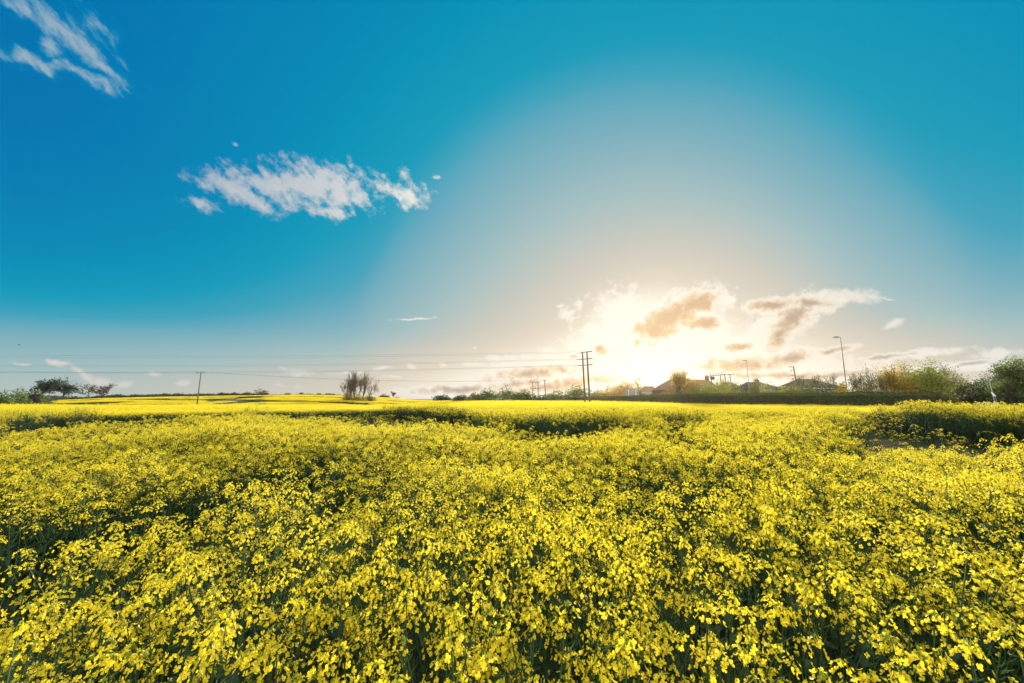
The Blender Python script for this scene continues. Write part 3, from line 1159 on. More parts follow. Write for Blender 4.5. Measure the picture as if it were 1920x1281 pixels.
def tree_at(px, Y, top, wpx, kind, name, label, leaf, n, ls, seed, **kw):
    p = foot(px, Y)
    H = hgt(top, Y, p[2])
    W = wpx / F * Y
    f = make_tree if kind == 'tree' else make_bush
    if kind == 'bush':
        W, H = W * 1.38, H * 1.08
    return f(name, label, p, H, W, leaf, n, ls, seed, **kw)


G_LEFT = 'bushes at the far end of the rapeseed beside the two big trees'
# beyond the left end of the field
tree_at(6, 92, 735, 26, 'bush', 'field_bush', 'small light green bush at the very edge of the view beyond the rapeseed', 'leaf_green', 1700, .22, 11, group=G_LEFT)
tree_at(33, 100, 733, 40, 'bush', 'field_bush', 'wide light green bush with a pointed top beyond the rapeseed', 'leaf_green', 2600, .22, 12, group=G_LEFT)
tree_at(56, 110, 731, 20, 'bush', 'field_bush', 'dark purple leaved bush beside the light green bushes', 'leaf_purple', 1600, .22, 13, group=G_LEFT)
tree_at(70, 118, 736, 24, 'bush', 'field_bush', 'low dull green bush between the purple bush and the big trees', 'leaf_green', 1400, .24, 14, group=G_LEFT)
tree_at(79, 250, 712, 27, 'tree', 'broadleaf_tree', 'big dark green tree with a ragged spreading crown touching its neighbour', 'leaf_bluegreen', 1500, .42, 21, r0=.5, twig=.07, tip_r=.6, levels=3, n_main=12, n_sub=5, clear=.35, group='two big dark trees')
tree_at(113, 254, 707, 37, 'tree', 'broadleaf_tree', 'tallest dark tree with a rounded umbrella crown on a thick trunk beyond the field', 'leaf_bluegreen', 2100, .42, 22, r0=.75, twig=.08, tip_r=.6, levels=3, n_main=14, n_sub=5, clear=.5, up=.45, group='two big dark trees')
tree_at(166, 262, 719, 24, 'tree', 'bare_tree', 'bare spreading tree with thin grey branches, nearer the big dark trees', 'leaf_bronze', 260, .3, 23, r0=.35, twig=.085, levels=3, n_main=8, n_sub=4, clear=.35, up=.8, group='pair of bare trees behind the ridge hedge')
tree_at(195, 264, 718, 30, 'tree', 'bare_tree', 'bare forked tree with a fan of thin branches, nearer the wooden pole', 'leaf_bronze', 260, .3, 24, r0=.35, twig=.085, levels=3, n_main=8, n_sub=4, clear=.3, up=.8, stems=2, group='pair of bare trees behind the ridge hedge')

# the hedge along the ridge
hedge_row('ridge_hedge', 'dark field hedge running along the ridge above the rapeseed', [(XD(66, 150), 150), (XD(80, 190), 190), (XD(100, 250), 258), (XD(250, 258), 259), (XD(360, 258), 259), (XD(500, 258), 259)], 2.9, 2.2, M['leaf_dark'], M['hedge_core'], .34, 26, 31, rough=.25, hvar=.3)
hedge_row('ridge_hedge', 'thinner end of the ridge hedge, low and gappy, close to the tall tree clump', [(XD(500, 258), 259), (XD(560, 258), 259), (XD(660, 258), 259)], 1.9, 1.6, M['leaf_dark'], M['hedge_core'], .28, 20, 32, rough=.25, hvar=.7)
tree_at(492, 266, 729, 22, 'tree', 'bare_tree', 'small bare twiggy tree standing above the ridge hedge', 'leaf_bronze', 200, .28, 25, r0=.2, twig=.06, levels=3, n_main=8, n_sub=4)
for i, (px, top, wd, lab) in enumerate([(415, 737, 14, 'low bare shrub poking above the ridge hedge near the wooden pole'), (566, 735.5, 7, 'tiny dark shrub where the ridge hedge breaks up')]):
    tree_at(px, 262, top, wd, 'bush', 'hedge_shrub', lab, 'leaf_dark', 300, .3, 33 + i)

# the clump of tall thin trees in the middle of the field
G_CL = 'clump of tall thin trees in the rapeseed'
clump = [(650, 706, 22, 'outermost thin tree of the clump, leaning away over the field', .16), (657, 699, 20, 'slender tree with two parallel stems at the near end of the clump', .18),
         (662, 696, 20, 'tallest thin tree of the clump with a dense twiggy top', .20), (666, 697, 18, 'thin tree in the middle of the clump with a narrow crown', .16), (671, 699, 18, 'thin straight tree in the middle of the clump, just before the ivy covered one', .15),
         (679, 697, 22, 'thick ivy covered tree in the clump', .30), (694, 702, 30, 'spreading tree at the sunny end of the clump with pinkish young leaves', .22)]
for i, (px, top, wd, lab, r0) in enumerate(clump):
    tree_at(px, 158 + (i % 3) * 2.5, top, wd, 'tree', 'field_tree', lab, 'leaf_twiggy' if i < 5 else 'leaf_bronze', 1050, .12, 60 + i, r0=r0, twig=.03, levels=3, n_main=10, n_sub=3, clear=.3, up=.8, tip_r=.35, low=.22, stems=2 if i in (1, 2) else 1, group=G_CL)
for i, (px, top, wd, lab) in enumerate([(651, 736, 18, 'low brambles under the dark end of the tree clump'), (670, 739, 22, 'low scrub around the middle trunks of the clump'), (693, 738, 18, 'low brambles under the sunny end of the tree clump')]):
    tree_at(px, 157, top, wd, 'bush', 'scrub', lab, 'leaf_olive', 900, .2, 70 + i, group='scrub at the foot of the clump')
tree_at(720, 252, 739, 14, 'bush', 'field_bush', 'round dark bush on the ridge beside the tall clump', 'leaf_dark', 700, .3, 75)
tree_at(739, 250, 734, 12, 'tree', 'bare_tree', 'small round bare tree on the ridge past the clump', 'leaf_bronze', 320, .25, 76, r0=.25, twig=.06, levels=3, n_main=8, n_sub=4)

# tree line beyond the middle of the field
G_MID = 'bushes along the far edge of the field'
mid = [(832, 190, 741, 34, 'leaf_dark', 'long low dark bush farthest along the field edge'),
       (868, 168, 742, 30, 'leaf_dark', 'low dark green bush after the long one along the field edge'),
       (890, 160, 738, 26, 'leaf_olive', 'small olive bush beside the pale domed bush'),
       (913, 158, 731, 34, 'leaf_green', 'pale green domed bush before the largest one'),
       (950, 156, 726, 46, 'leaf_green', 'largest green domed bush of the field edge'),
       (984, 154, 732, 34, 'leaf_green', 'green bush beside the twin pole frame'),
       (1012, 152, 742, 40, 'leaf_dark', 'low dark bush under the single pole'),
       (1046, 150, 734, 44, 'leaf_green', 'spreading green bush past the single pole'),
       (1080, 150, 722, 36, 'leaf_green', 'tall pointed green bush beside the double timber pylon')]
for i, (px, Y, top, wd, leaf, lab) in enumerate(mid):
    tree_at(px, Y, top, wd, 'bush', 'field_bush', lab, leaf, 2200, .26, 80 + i, group=G_MID)
G_SUN = 'sunlit trees under the sun behind the hedge'
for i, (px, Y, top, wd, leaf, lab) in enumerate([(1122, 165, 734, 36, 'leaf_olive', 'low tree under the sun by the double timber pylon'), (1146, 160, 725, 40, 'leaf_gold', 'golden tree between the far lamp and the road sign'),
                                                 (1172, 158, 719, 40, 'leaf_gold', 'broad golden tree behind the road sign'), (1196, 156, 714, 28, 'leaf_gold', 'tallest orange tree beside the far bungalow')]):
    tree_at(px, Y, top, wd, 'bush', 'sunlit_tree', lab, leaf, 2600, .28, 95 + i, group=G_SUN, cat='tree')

# gardens behind the hedge
tree_at(1277, 84, 696, 26, 'tree', 'birch_tree', 'slim golden birch in front of the large brown roofed house', 'leaf_gold', 2200, .13, 110, r0=.09, twig=.018, levels=3, n_main=18, n_sub=4, clear=.15, up=.9, tip_r=.35)
tree_at(1302, 88, 712, 30, 'tree', 'garden_tree', 'golden leaved garden tree against the brown tiled roof', 'leaf_gold', 1500, .14, 111, r0=.08, twig=.018, levels=3, n_main=14, n_sub=4, clear=.15, up=.8, tip_r=.4)
G_GD = 'garden bushes behind the hedge'
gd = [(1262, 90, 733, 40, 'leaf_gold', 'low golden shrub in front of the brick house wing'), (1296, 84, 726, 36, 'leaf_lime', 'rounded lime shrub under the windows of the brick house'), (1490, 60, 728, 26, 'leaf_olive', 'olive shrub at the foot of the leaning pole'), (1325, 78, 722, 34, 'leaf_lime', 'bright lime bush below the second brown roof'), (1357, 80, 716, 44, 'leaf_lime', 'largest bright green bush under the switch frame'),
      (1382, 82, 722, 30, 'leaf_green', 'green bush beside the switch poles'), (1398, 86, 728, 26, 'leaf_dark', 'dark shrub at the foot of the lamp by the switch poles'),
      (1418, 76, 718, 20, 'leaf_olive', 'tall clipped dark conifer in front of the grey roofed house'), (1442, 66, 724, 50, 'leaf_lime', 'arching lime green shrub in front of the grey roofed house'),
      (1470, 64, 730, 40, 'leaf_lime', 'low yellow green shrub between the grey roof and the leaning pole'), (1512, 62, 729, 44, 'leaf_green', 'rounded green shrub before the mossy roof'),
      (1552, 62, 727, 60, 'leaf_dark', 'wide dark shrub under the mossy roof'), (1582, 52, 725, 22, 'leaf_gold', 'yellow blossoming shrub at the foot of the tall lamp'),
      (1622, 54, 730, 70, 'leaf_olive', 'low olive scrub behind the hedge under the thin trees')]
for i, (px, Y, top, wd, leaf, lab) in enumerate(gd):
    tree_at(px, Y, top - 3, wd * 1.1, 'bush', 'garden_bush', lab, leaf, 2600, .13, 120 + i, group=G_GD)
G_TH = 'thin trees behind the hedge'
th = [(1503, 66, 700, 22, 'thin sapling beside the leaning pole, hardly in leaf'), (1527, 66, 705, 26, 'wispy sapling before the mossy roof'), (1562, 66, 700, 34, 'wispy sapling with a wide top above the mossy roof'),
      (1612, 57, 697, 26, 'thin open tree next to the tall street lamp'), (1634, 57, 684, 34, 'taller thin open tree with two bare stems'), (1655, 58, 684, 26, 'thin twiggy tree touching the golden tree')]
for i, (px, Y, top, wd, lab) in enumerate(th):
    tree_at(px, Y, top, wd, 'tree', 'thin_tree', lab, 'leaf_olive', 420 if i < 3 else 800, .085, 140 + i, r0=.05 if i < 3 else .085, twig=.014, levels=3, n_main=10, n_sub=4, clear=.3, up=.6, tip_r=.3, stems=1 if i < 3 else 2, group=G_TH)
tree_at(1686, 58, 683, 38, 'tree', 'golden_tree', 'golden leaved tree joined to the big green one behind the hedge', 'leaf_gold', 4200, .12, 150, r0=.12, twig=.02, levels=3, n_main=18, n_sub=5, clear=.08, up=.5, tip_r=.45, cat='tree')
tree_at(1733, 58, 674, 68, 'tree', 'broadleaf_tree', 'big yellow green leafy tree behind the hedge end', 'leaf_lime', 9000, .13, 151, r0=.16, twig=.02, levels=3, n_main=24, n_sub=5, clear=.06, up=.5, tip_r=.5)
tree_at(1783, 60, 679, 44, 'tree', 'thin_tree', 'nearly bare pinkish tree between the big green tree and the dark thicket', 'leaf_bronze', 900, .08, 152, r0=.07, twig=.014, levels=3, n_main=12, n_sub=5, clear=.25, up=.5, tip_r=.3, stems=2, group=G_TH)
G_DK = 'dark thicket beside the road'
dk = [(1806, 66, 707, 50, 'leaf_olive', 'olive topped end of the dark thicket'), (1846, 64, 715, 70, 'leaf_dark', 'dark thicket behind the pale leaning post'), (1895, 62, 708, 80, 'leaf_dark', 'tall dark thicket under the tree at the frame edge'), (1965, 60, 700, 90, 'leaf_dark', 'dark thicket running out of view past the last tree')]
for i, (px, Y, top, wd, leaf, lab) in enumerate(dk):
    tree_at(px, Y, top, wd, 'bush', 'thicket', lab, leaf, 6500, .13, 160 + i, group=G_DK, lumps=14)
tree_at(1893, 57, 668, 66, 'tree', 'broadleaf_tree', 'dark green leafy tree at the edge of the view above the thicket', 'leaf_green', 5200, .12, 170, r0=.16, twig=.022, levels=3, n_main=18, n_sub=5, clear=.2, up=.2, tip_r=.35)
tree_at(1945, 55, 676, 50, 'tree', 'broadleaf_tree', 'last leafy tree mostly out of view beyond the thicket', 'leaf_green', 3600, .12, 171, r0=.14, twig=.022, levels=3, n_main=16, n_sub=5, clear=.2, up=.3, tip_r=.35)

# ------------------------------------------------------------------ houses


def house(label, px0, px1, Y, ridge_py, eaves_py, depth, roof_m, wall_m, r0f=.25, r1f=.75, windows=(), chimney=None, rz=0.0, name='house', porch=False):
    x0, x1 = XD(px0, Y), XD(px1, Y)
    w = x1 - x0
    gx = (x0 + x1) / 2
    z0 = float(terr(gx, Y))
    ze, zr = hgt(eaves_py, Y, z0), hgt(ridge_py, Y, z0)
    root = thing(name, label, 'house', (gx, Y + depth / 2, z0), rz)
    hw, hd = w / 2, depth / 2
    ov = .35
    mb = MB()
    mb.box((0, 0, ze / 2 - .1), (w - 2 * ov, depth - 2 * ov, ze + .2))
    mb.build('wall', M[wall_m], root)
    xa, xb = -hw + r0f * w, -hw + r1f * w
    mb = MB()
    t = .12
    for dz in (0,):
        A, B, C, D = (-hw, -hd, ze), (hw, -hd, ze), (hw, hd, ze), (-hw, hd, ze)
        E, G = (xa, 0, zr), (xb, 0, zr)
        A2, B2, C2, D2 = [(p[0], p[1], p[2] - t) for p in (A, B, C, D)]
        mb.add([A, B, C, D, E, G, A2, B2, C2, D2], [(0, 1, 5, 4), (2, 3, 4, 5), (1, 2, 5), (3, 0, 4), (0, 6, 7, 1), (1, 7, 8, 2), (2, 8, 9, 3), (3, 9, 6, 0), (6, 9, 8, 7)])
    mb.tube([(xa, 0, zr + .03), (xb, 0, zr + .03)], .09, 6)
    roof = mb.build('roof', M[roof_m], root)
    if chimney:
        cx_, cw, ch = chimney
        mb = MB()
        mb.box((cx_ * w - hw, .15, (zr + ch) / 2 + ze * .25), (cw, .7, zr + ch - ze * .5))
        mb.box((cx_ * w - hw, .15, zr + ch + .06), (cw + .14, .84, .12))
        ck = mb.build('chimney', M['brick'], roof)
        for s in (-.22, .22):
            pb = MB()
            pb.lathe([(.12, 0), (.14, .05), (.11, .1), (.10, .42), (.13, .45)], (cx_ * w - hw + s * cw, .15, zr + ch + .12), 8)
            pb.build('chimney_pot', M['tile_brown'], ck)
    mb = MB()
    mb.box((0, -hd - .06, ze - .06), (w + .1, .10, .14))
    mb.build('gutter', M['white_paint'], root)
    for (fx, ww, wh) in windows:
        cx_ = -hw + fx * w
        yf = -hd + ov
        zc = ze - .35 - wh / 2
        mb = MB()
        for sx in (-1, 1):
            mb.box((cx_ + sx * (ww / 2 - .05), yf - .03, zc), (.10, .12, wh))
        for sz in (-1, 1):
            mb.box((cx_, yf - .03, zc + sz * (wh / 2 - .05)), (ww - .2, .12, .10))
        mb.box((cx_, yf - .03, zc), (.07, .10, wh - .2))
        wn = mb.build('window', M['white_paint'], root)
        mb = MB()
        mb.box((cx_, yf - .015, zc), (ww - .1, .05, wh - .1))
        mb.build('pane', M['glass'], wn)
    return root


house('far bungalow with a low brown hipped roof beside the orange tree', 1203, 1244, 150, 725, 737, 8, 'tile_brown', 'brick', .28, .72, [(.3, 1.4, 1.1), (.7, 1.4, 1.1)])
hs = house('large brick house with a tall brown tiled roof and white framed windows', 1246, 1338, 100, 710, 731, 10, 'tile_brown', 'brick', .30, .72, [(.42, 1.3, 1.1), (.55, 1.0, 1.1), (.68, 1.0, 1.1), (.80, 1.2, 1.1)])
# its lower wing
mb = MB()
e0, zr0 = hgt(732, 100), hgt(720, 100)
mb.add([(-7.3, -5.3, e0), (-4.2, -5.3, e0), (-3.0, -4.9, zr0), (-5.9, -4.9 + 2, zr0), (-7.3, 0, e0), (-3.0, 0, zr0)], [(0, 1, 2, 3), (0, 3, 4), (3, 2, 5), (3, 5, 4)])
mb.build('wing_roof', M['tile_brown'], hs)
house('second brick house with a brown ridge and a chimney stack behind lime bushes', 1306, 1352, 116, 712, 728, 9, 'tile_brown', 'brick', .10, .86, [(.3, 1.2, 1.1), (.82, .9, 1.1)], (.80, .9, 1.0))
house('brick house whose brown roof end shows behind the switch poles', 1366, 1402, 122, 717, 731, 9, 'tile_brown', 'brick', .12, .70, [(.6, 1.2, 1.1)])
house('bungalow with a dark grey roof and a short chimney behind the arching shrub', 1411, 1482, 96, 716.5, 731, 9, 'tile_grey', 'render', .14, .58, [(.25, 1.3, 1.1)], (.47, .8, .55))
house('bungalow with a wide mossy hipped roof behind wispy saplings', 1506, 1594, 78, 710.5, 728, 9, 'tile_olive', 'render', .24, .64, [(.5, 1.4, 1.1)])

# ------------------------------------------------------------------ poles and wires


def insulator(parent, p, down=False):
    mb = MB()
    s = -1 if down else 1
    mb.lathe([(.02, 0), (.02, .08 * s), (.07, .09 * s), (.075, .13 * s), (.05, .16 * s), (.07, .18 * s), (.07, .22 * s), (.03, .27 * s)], p, 8)
    mb.build('insulator', M['ceramic'], parent)


def timber(root, base, top, r=.16, mat_='wood'):
    mb = MB()
    mb.tube([base, (Vector(base) + Vector(top)) / 2, top], [r, r * .9, r * .78], 10)
    return mb.build('pole', M[mat_], root, smooth=True)


WIRE_ENDS = {}

# the double timber pylon with three levels of arms
PX, PY = XD(1098.5, 86), 86.0
root = thing('double_pole_pylon', 'tall pair of timber poles with three crossarm levels standing against the sun', 'power pole', (PX, PY, 0))
ad = Vector((.66, -.75, 0))
H1 = [hgt(661, 86), hgt(674, 86), hgt(685.5, 86)]
for s in (-1, 1):
    b = ad * (.62 * s) + Vector((.35, 0, 0))
    timber(root, (b.x, b.y, -.5), (b.x - .35, b.y, H1[0] + .15), .20)
lv_names = []
for k, h in enumerate(H1):
    mb = MB()
    mb.tube([ad * -2.05 + Vector((0, 0, h)), ad * 2.05 + Vector((0, 0, h))], .075, 4)
    arm = mb.build('crossarm', M['wood'], root)
    for s in (-1, 1):
        e = ad * (2.0 * s)
        mb = MB()
        # a string of discs pulled towards the line
        mb.lathe([(.03, 0)] + [q for j in range(5) for q in ((.05, -.10 - .12 * j), (.13, -.12 - .12 * j), (.13, -.15 - .12 * j), (.04, -.18 - .12 * j))], (e.x, e.y, h), 8, axis='X')
        mb.build('insulator', M['ceramic'], arm)
        WIRE_ENDS[(k, s)] = Vector((PX, PY, 0)) + e + Vector((-.75, 0, h))
lab = {0: 'highest', 1: 'middle', 2: 'lowest'}
for (k, s), p in WIRE_ENDS.items():
    q = Vector((p.x - 158, p.y + (8 if s < 0 else 6), H1[k] - (0.1, .9, .9)[k] + .35))
    mb = MB()
    pts = []
    for i in range(41):
        t = i / 40
        v = p.lerp(q, t)
        v.z -= 4 * (.75 + .15 * k) * t * (1 - t)
        pts.append(v)
    mb.tube(pts, .015, 4, 0, False)
    o = mb.build('overhead_wire', M['wire'])
    tag(o, f"{lab[k]} level wire of the double timber pylon, {'sun side' if s > 0 else 'far side'} of its pair", 'wire', 'six wires of the double timber pylon')


def t_pole(px, Y, top, label, arm=2.1, lean=.25, r=.15, yaw=.2):
    x = XD(px, Y)
    z0 = float(terr(x, Y))
    H = hgt(top, Y, z0)
    root = thing('wooden_pole', label, 'power pole', (x, Y, z0))
    timber(root, (0, 0, -.5), (lean, 0, H), r)
    mb = MB()
    ca = Vector((math.cos(yaw), math.sin(yaw), 0)) * arm / 2
    c = Vector((lean, -.16, H - .12))
    mb.tube([c - ca, c + ca], .065, 4)
    a = mb.build('crossarm', M['wood'], root)
    ends = []
    for q in (c - ca * .94, Vector((lean, 0, H)), c + ca * .94):
        insulator(a if q.z < H else root, q)
        ends.append(Vector((x, Y, z0)) + q + Vector((0, 0, .26)))
    return ends


E1 = t_pole(370.5, 107, 699, 'lone weathered wooden pole standing in the rapeseed below the ridge', lean=.1)
E2 = t_pole(1024, 148, 713, 'single wooden pole with a short crossarm above the field edge bushes', arm=2.3, lean=-.5, r=.2)


def sag(p, q, s, label, group, n=30, r=.012):
    mb = MB()
    pts = []
    for i in range(n + 1):
        t = i / n
        v = p.lerp(q, t)
        v.z -= 4 * s * t * (1 - t)
        pts.append(v)
    mb.tube(pts, r, 4, 0, False)
    tag(mb.build('overhead_wire', M['wire']), label, 'wire', group)


nm = ['outer', 'centre', 'sunward']
for i in range(3):
    sag(E1[i], E2[i], 1.5, f'{nm[i]} wire sagging between the lone field pole and the single pole', 'wires between the two wooden poles')
    q = E1[i] + Vector((-95, -14, -.1))
    sag(E1[i], q, .55, f'{nm[i]} wire leaving the lone field pole out of view', 'wires leaving the lone pole')

# the H-frame of two short poles
Y = 150
x = XD(1004, Y)
root = thing('pole_frame', 'two short poles joined by two crossarms like a frame, beside the single pole', 'power pole', (x, Y, 0))
zt, zm = hgt(717, Y), hgt(729, Y)
for s in (-1, 1):
    timber(root, (s * 1.0, 0, -.5), (s * 1.0, 0, zt + .15), .17)
mb = MB(); mb.tube([(-2.3, -.2, zt), (2.3, -.2, zt)], .08, 4); a = mb.build('crossarm', M['wood'], root)
for s in (-2.2, -.1, 2.2):
    insulator(a, (s, -.2, zt + .05))
mb = MB(); mb.tube([(-1.6, -.2, zm), (1.6, -.2, zm)], .07, 4); a = mb.build('crossarm', M['wood'], root)
for s in (-1, 0, 1):
    mb = MB()
    mb.tube([(s * 1.5, -.2, zm - .1), (s * 1.9, -.2, zm + .8 - abs(s) * .1)], [.14, .05], 6)
    mb.build('insulator', M['ceramic'], a)

# the switch frame behind the gardens
Y = 112
x = XD(1353, Y)
root = thing('switch_frame', 'pole mounted switchgear with a comb of curved arms above the garden bushes', 'power pole', (x, Y, 0))
zt = hgt(704.5, Y)
timber(root, (0.4, 0, -.5), (.1, 0, zt + .1), .17)
timber(root, (-2.0, .6, -.5), (-2.2, .6, zt), .15)
mb = MB(); mb.tube([(-2.9, 0, zt - .15), (1.6, 0, zt + .25)], .10, 4); a = mb.build('crossarm', M['wood'], root)
mb = MB(); mb.box((-2.1, .1, zt - .8), (.9, .7, .8)); mb.box((-2.1, .1, zt - .37), (1.0, .8, .06)); mb.build('transformer', M['iron'], root)
for k in range(6):
    u = -2.6 + k * .78
    zb = zt - .1 + (u + 2.9) * .09
    mb = MB()
    mb.tube([(u, 0, zb), (u - .12, 0, zb + .35), (u + .02, 0, zb + .75), (u + .22, 0, zb + .95)], [.07, .06, .05, .04], 6)
    mb.tube([(u + .02, 0, zb + .75), (u + .40, 0, zb + .30)], [.035, .03], 5)
    mb.build('switch_arm', M['ceramic'], a)
x = XD(1367, Y)
root = thing('pole_frame', 'pair of poles under one crossarm next to the switchgear', 'power pole', (x, Y, 0))
zt = hgt(703, Y)
for s in (-1, 1):
    timber(root, (s * .72 + .5, 0, -.5), (s * .72, 0, zt + .1), .16)
mb = MB(); mb.tube([(-1.6, -.2, zt - .15), (1.7, -.2, zt + .12)], .09, 4); a = mb.build('crossarm', M['wood'], root)
for s in (-1.4, .15, 1.7):
    insulator(a, (s, -.2, zt + .06 + s * .06))

# leaning pole with a column of brackets
Y = 92
x = XD(1498, Y)
root = thing('leaning_pole', 'leaning wooden pole with insulators in a column beside the mossy roof', 'power pole', (x, Y, 0))
H = hgt(687, Y)
timber(root, (.25, 0, -.5), (-.52, 0, H), .17)
for k, py in enumerate((688.5, 696, 705, 711)):
    h = hgt(py, Y)
    mb = MB()
    bx = -.52 + .77 * (1 - h / H)
    mb.tube([(bx, -.05, h), (bx - .95, -.05, h)], .018, 4)
    mb.lathe([(.03, 0), (.10, -.05), (.10, -.22), (.06, -.28), (.09, -.33), (.05, -.5)], (bx - .5, -.05, h), 8, axis='X')
    mb.build('insulator', M['ceramic'], root)

# ------------------------------------------------------------------ street lamps


def lamp(px, Y, top, label, armlen, yaw, r=.085):
    x = XD(px, Y)
    H = hgt(top, Y)
    root = thing('street_lamp', label, 'street lamp', (x, Y, 0), yaw, 'street lamps along the road behind the hedge')
    mb = MB()
    mb.lathe([(.11, -.2), (.11, 1.2), (.085, 1.25), (.075, H * .6), (.055, H - .1)], (0, 0, 0), 10)
    mb.build('post', M['galv'], root, smooth=True)
    mb = MB()
    mb.tube([(0, 0, H - .15), (-.05, 0, H - .02), (-.3, 0, H)], .04, 6)
    mb.build('bracket', M['lampgrey'], root)
    mb = MB()
    L = armlen
    prof = [(-.12, .05, .04), (-.3, .12, .07), (-L * .6, .17, .10), (-L, .13, .06), (-L - .08, .05, .02)]
    vs, fs = [], []
    for (px_, w_, h_) in prof:
        vs += [(px_, -w_, H - .02), (px_, w_, H - .02), (px_, w_ * .7, H + h_), (px_, -w_ * .7, H + h_)]
    for i in range(len(prof) - 1):
        for j in range(4):
            fs.append((i * 4 + j, i * 4 + (j + 1) % 4, (i + 1) * 4 + (j + 1) % 4, (i + 1) * 4 + j))
    fs += [(0, 3, 2, 1), (16, 17, 18, 19)]
    mb.add(vs, fs)
    hd = mb.build('lamp_head', M['lampgrey'], root)
    mb = MB()
    mb.box((-L * .62, 0, H - .05), (L * .5, .2, .05))
    mb.build('lens', M['lampglass'], hd)


lamp(1589.5, 52, 632, 'tallest street lamp, beside the thin trees above the hedge', .8, R(-12))
lamp(1406, 84, 676.5, 'street lamp between the switch poles and the grey roofed house', .8, R(8))
lamp(1211, 168, 713, 'small street lamp rising beside the far bungalow', 1.0, R(5))
lamp(1119.5, 164, 711, 'farthest small street lamp just past the double timber pylon', 1.0, R(30))
lamp(1478.5, 185, 724, 'tiny street lamp between the grey roof and the leaning pole', .7, R(20))

# ------------------------------------------------------------------ road sign seen from behind
Y = 108
x = XD(1186, Y)
root = thing('road_sign', 'big grey road sign seen from behind on two white posts', 'road sign', (x, Y, 0), R(4))
mb = MB()
zc, hh = hgt(736, Y), hgt(729.5, Y) - hgt(742, Y)
mb.box((0, .12, zc), (3.6, .04, hh))
pan = mb.build('panel', M['grey_panel'], root)
for z_ in (-.35, 0.0, .35):
    mb = MB()
    mb.box((0, .075, zc + z_ * hh), (3.5, .04, .06))
    mb.build('rail', M['galv'], pan)
for s in (-1, 1):
    mb = MB()
    mb.tube([(s * 1.0, 0, -.3), (s * 1.0, 0, zc + hh * .42)], .09, 8)
    mb.build('post', M['white_paint'], root)

# ------------------------------------------------------------------ pale post, small sign and the parked car by the road
Y = 50
p0, p1 = at(1866, 757, Y), at(1855, 716, Y)
root = thing('leaning_post', 'tall pale leaning post with a thin twiglike arm beside the dark thicket', 'post', (p0.x, Y, 0))
mb = MB()
dx = (p1.x - p0.x) / (p1.z - p0.z)
mb.tube([(-dx * -.0 - dx * (p0.z + .3), 0, -.3), (p1.x - p0.x, 0, p1.z)], [.06, .045], 8)
mb.build('pole', M['galv'], root, smooth=True)
mb = MB()
mb.tube([(p1.x - p0.x + .5, 0, p1.z + .03), (p1.x - p0.x, 0, p1.z - .02), (p1.x - p0.x - 1.0, 0, p1.z + .02)], [.02, .03, .02], 5)
mb.build('arm', M['iron'], root)
Y = 49
root = thing('small_sign', 'small white topped sign leaning on two pale blue legs behind the parked car', 'sign', (at(1867, 748, Y).x, Y, 0))
zt, zm = at(1862, 735.5, Y).z, at(1864, 743, Y).z
mb = MB()
mb.add([(-.42, 0, zt), (-.30, 0, zt + .05), (.14, 0, zm - .02), (-.26, 0, zm), (-.42, .04, zt), (-.30, .04, zt + .05), (.14, .04, zm - .02), (-.26, .04, zm)],
       [(0, 1, 2, 3), (7, 6, 5, 4), (0, 4, 5, 1), (1, 5, 6, 2), (2, 6, 7, 3), (3, 7, 4, 0)])
mb.build('panel', M['white_paint'], root)
for (u0, u1) in ((-.24, .04), (.04, .42)):
    mb = MB()
    mb.tube([(u1, .07, -.1), (u0, .07, zm - .03)], .03, 6)
    mb.build('leg', M['galv'], root)


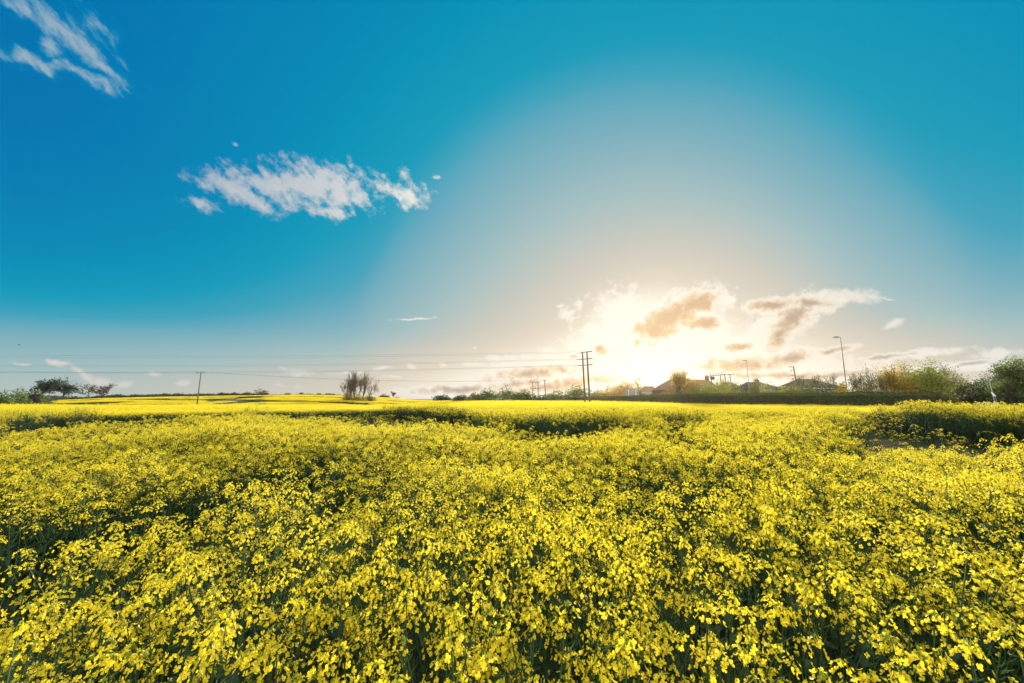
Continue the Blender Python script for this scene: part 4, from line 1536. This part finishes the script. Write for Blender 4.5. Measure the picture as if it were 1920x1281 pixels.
def car(loc, rz):
    root = thing('parked_car', 'blue car with a pale windscreen almost hidden behind the rapeseed', 'car', loc, rz)
    prof = [(-2.05, .35), (-2.05, .75), (-1.85, .92), (-1.1, .98), (-.45, 1.42), (.75, 1.46), (1.45, 1.0), (2.0, .92), (2.08, .55), (2.05, .3)]
    mb = MB()
    vs, fs = [], []
    for (x_, z_) in prof:
        w_ = .84 if z_ < 1.05 else .64
        vs += [(x_, -w_, z_), (x_, w_, z_)]
    n = len(prof)
    for i in range(n):
        j = (i + 1) % n
        fs.append((2 * i, 2 * i + 1, 2 * j + 1, 2 * j))
    fs += [tuple(2 * i for i in range(n)), tuple(2 * i + 1 for i in range(n - 1, -1, -1))]
    mb.add(vs, fs)
    mb.build('body', M['car_blue'], root)
    mb = MB()
    mb.add([(-1.03, -.66, 1.04), (-1.03, .66, 1.04), (-.50, .58, 1.40), (-.50, -.58, 1.40)], [(0, 1, 2, 3)])
    mb.add([(1.38, -.66, 1.06), (1.38, .66, 1.06), (.82, .58, 1.43), (.82, -.58, 1.43)], [(3, 2, 1, 0)])
    for v_ in range(len(mb.v)):
        mb.v[v_] = (mb.v[v_][0] + (-.02 if v_ < 4 else .02), mb.v[v_][1], mb.v[v_][2] + .02)
    mb.build('windscreen', M['glass'], root)
    for s in (-1, 1):
        mb = MB()
        mb.add([(-.85, s * .80, 1.02), (.15, s * .80, 1.02), (.12, s * .67, 1.40), (-.40, s * .67, 1.38)], [(0, 1, 2, 3)])
        mb.add([(.22, s * .80, 1.02), (1.25, s * .80, 1.03), (.75, s * .67, 1.42), (.20, s * .67, 1.40)], [(0, 1, 2, 3)])
        mb.build('side_window', M['glass'], root)
        for x_ in (-1.3, 1.3):
            mb = MB()
            mb.tube([(x_, s * .66, .31), (x_, s * .86, .31)], .31, 18)
            wh = mb.build('wheel', M['rubber'], root)
            mb = MB()
            mb.tube([(x_, s * .84, .31), (x_, s * .875, .31)], .19, 14)
            mb.build('rim', M['galv'], wh)


car((XD(1846, 47.5), 47.5, 0), R(6))

# ------------------------------------------------------------------ bird
b = at(36, 647, 60)
mb = MB()
mb.tube([(-.20, 0, 0), (-.10, 0, .01), (.05, 0, .015), (.16, 0, .02), (.22, 0, .015)], [.012, .04, .045, .03, .008], 8)
for s in (-1, 1):
    mb.add([(.08, s * .03, .03), (.10, s * .16, .06), (.03, s * .30, .03), (-.03, s * .15, .05), (-.06, s * .03, .03)], [(0, 1, 3, 4), (1, 2, 3)])
mb.add([(-.18, -.02, .005), (-.18, .02, .005), (-.30, .05, .0), (-.30, -.05, .0)], [(0, 1, 2, 3)])
o = mb.build('bird', M['iron'])
o.location = b
tag(o, 'small dark bird gliding in the sky above the big dark trees', 'bird')

# ------------------------------------------------------------------ air
mb = MB()
mb.box((-60, 140, 9.0), (760, 480, 28.0))
hz = bpy.data.materials.new('haze')
hz.use_nodes = True
hz.node_tree.nodes.clear()
HT = NT(hz.node_tree)
pv = HT.n('ShaderNodeVolumePrincipled')
pv.inputs['Color'].default_value = (1.0, .80, .56, 1)
pv.inputs['Density'].default_value = .00007
pv.inputs['Anisotropy'].default_value = .76
ho = HT.n('ShaderNodeOutputMaterial')
HT.link(pv.outputs[0], ho.inputs['Volume'])
o = mb.build('haze', hz)
o['kind'] = 'stuff'
scene.cycles.volume_bounces = 0
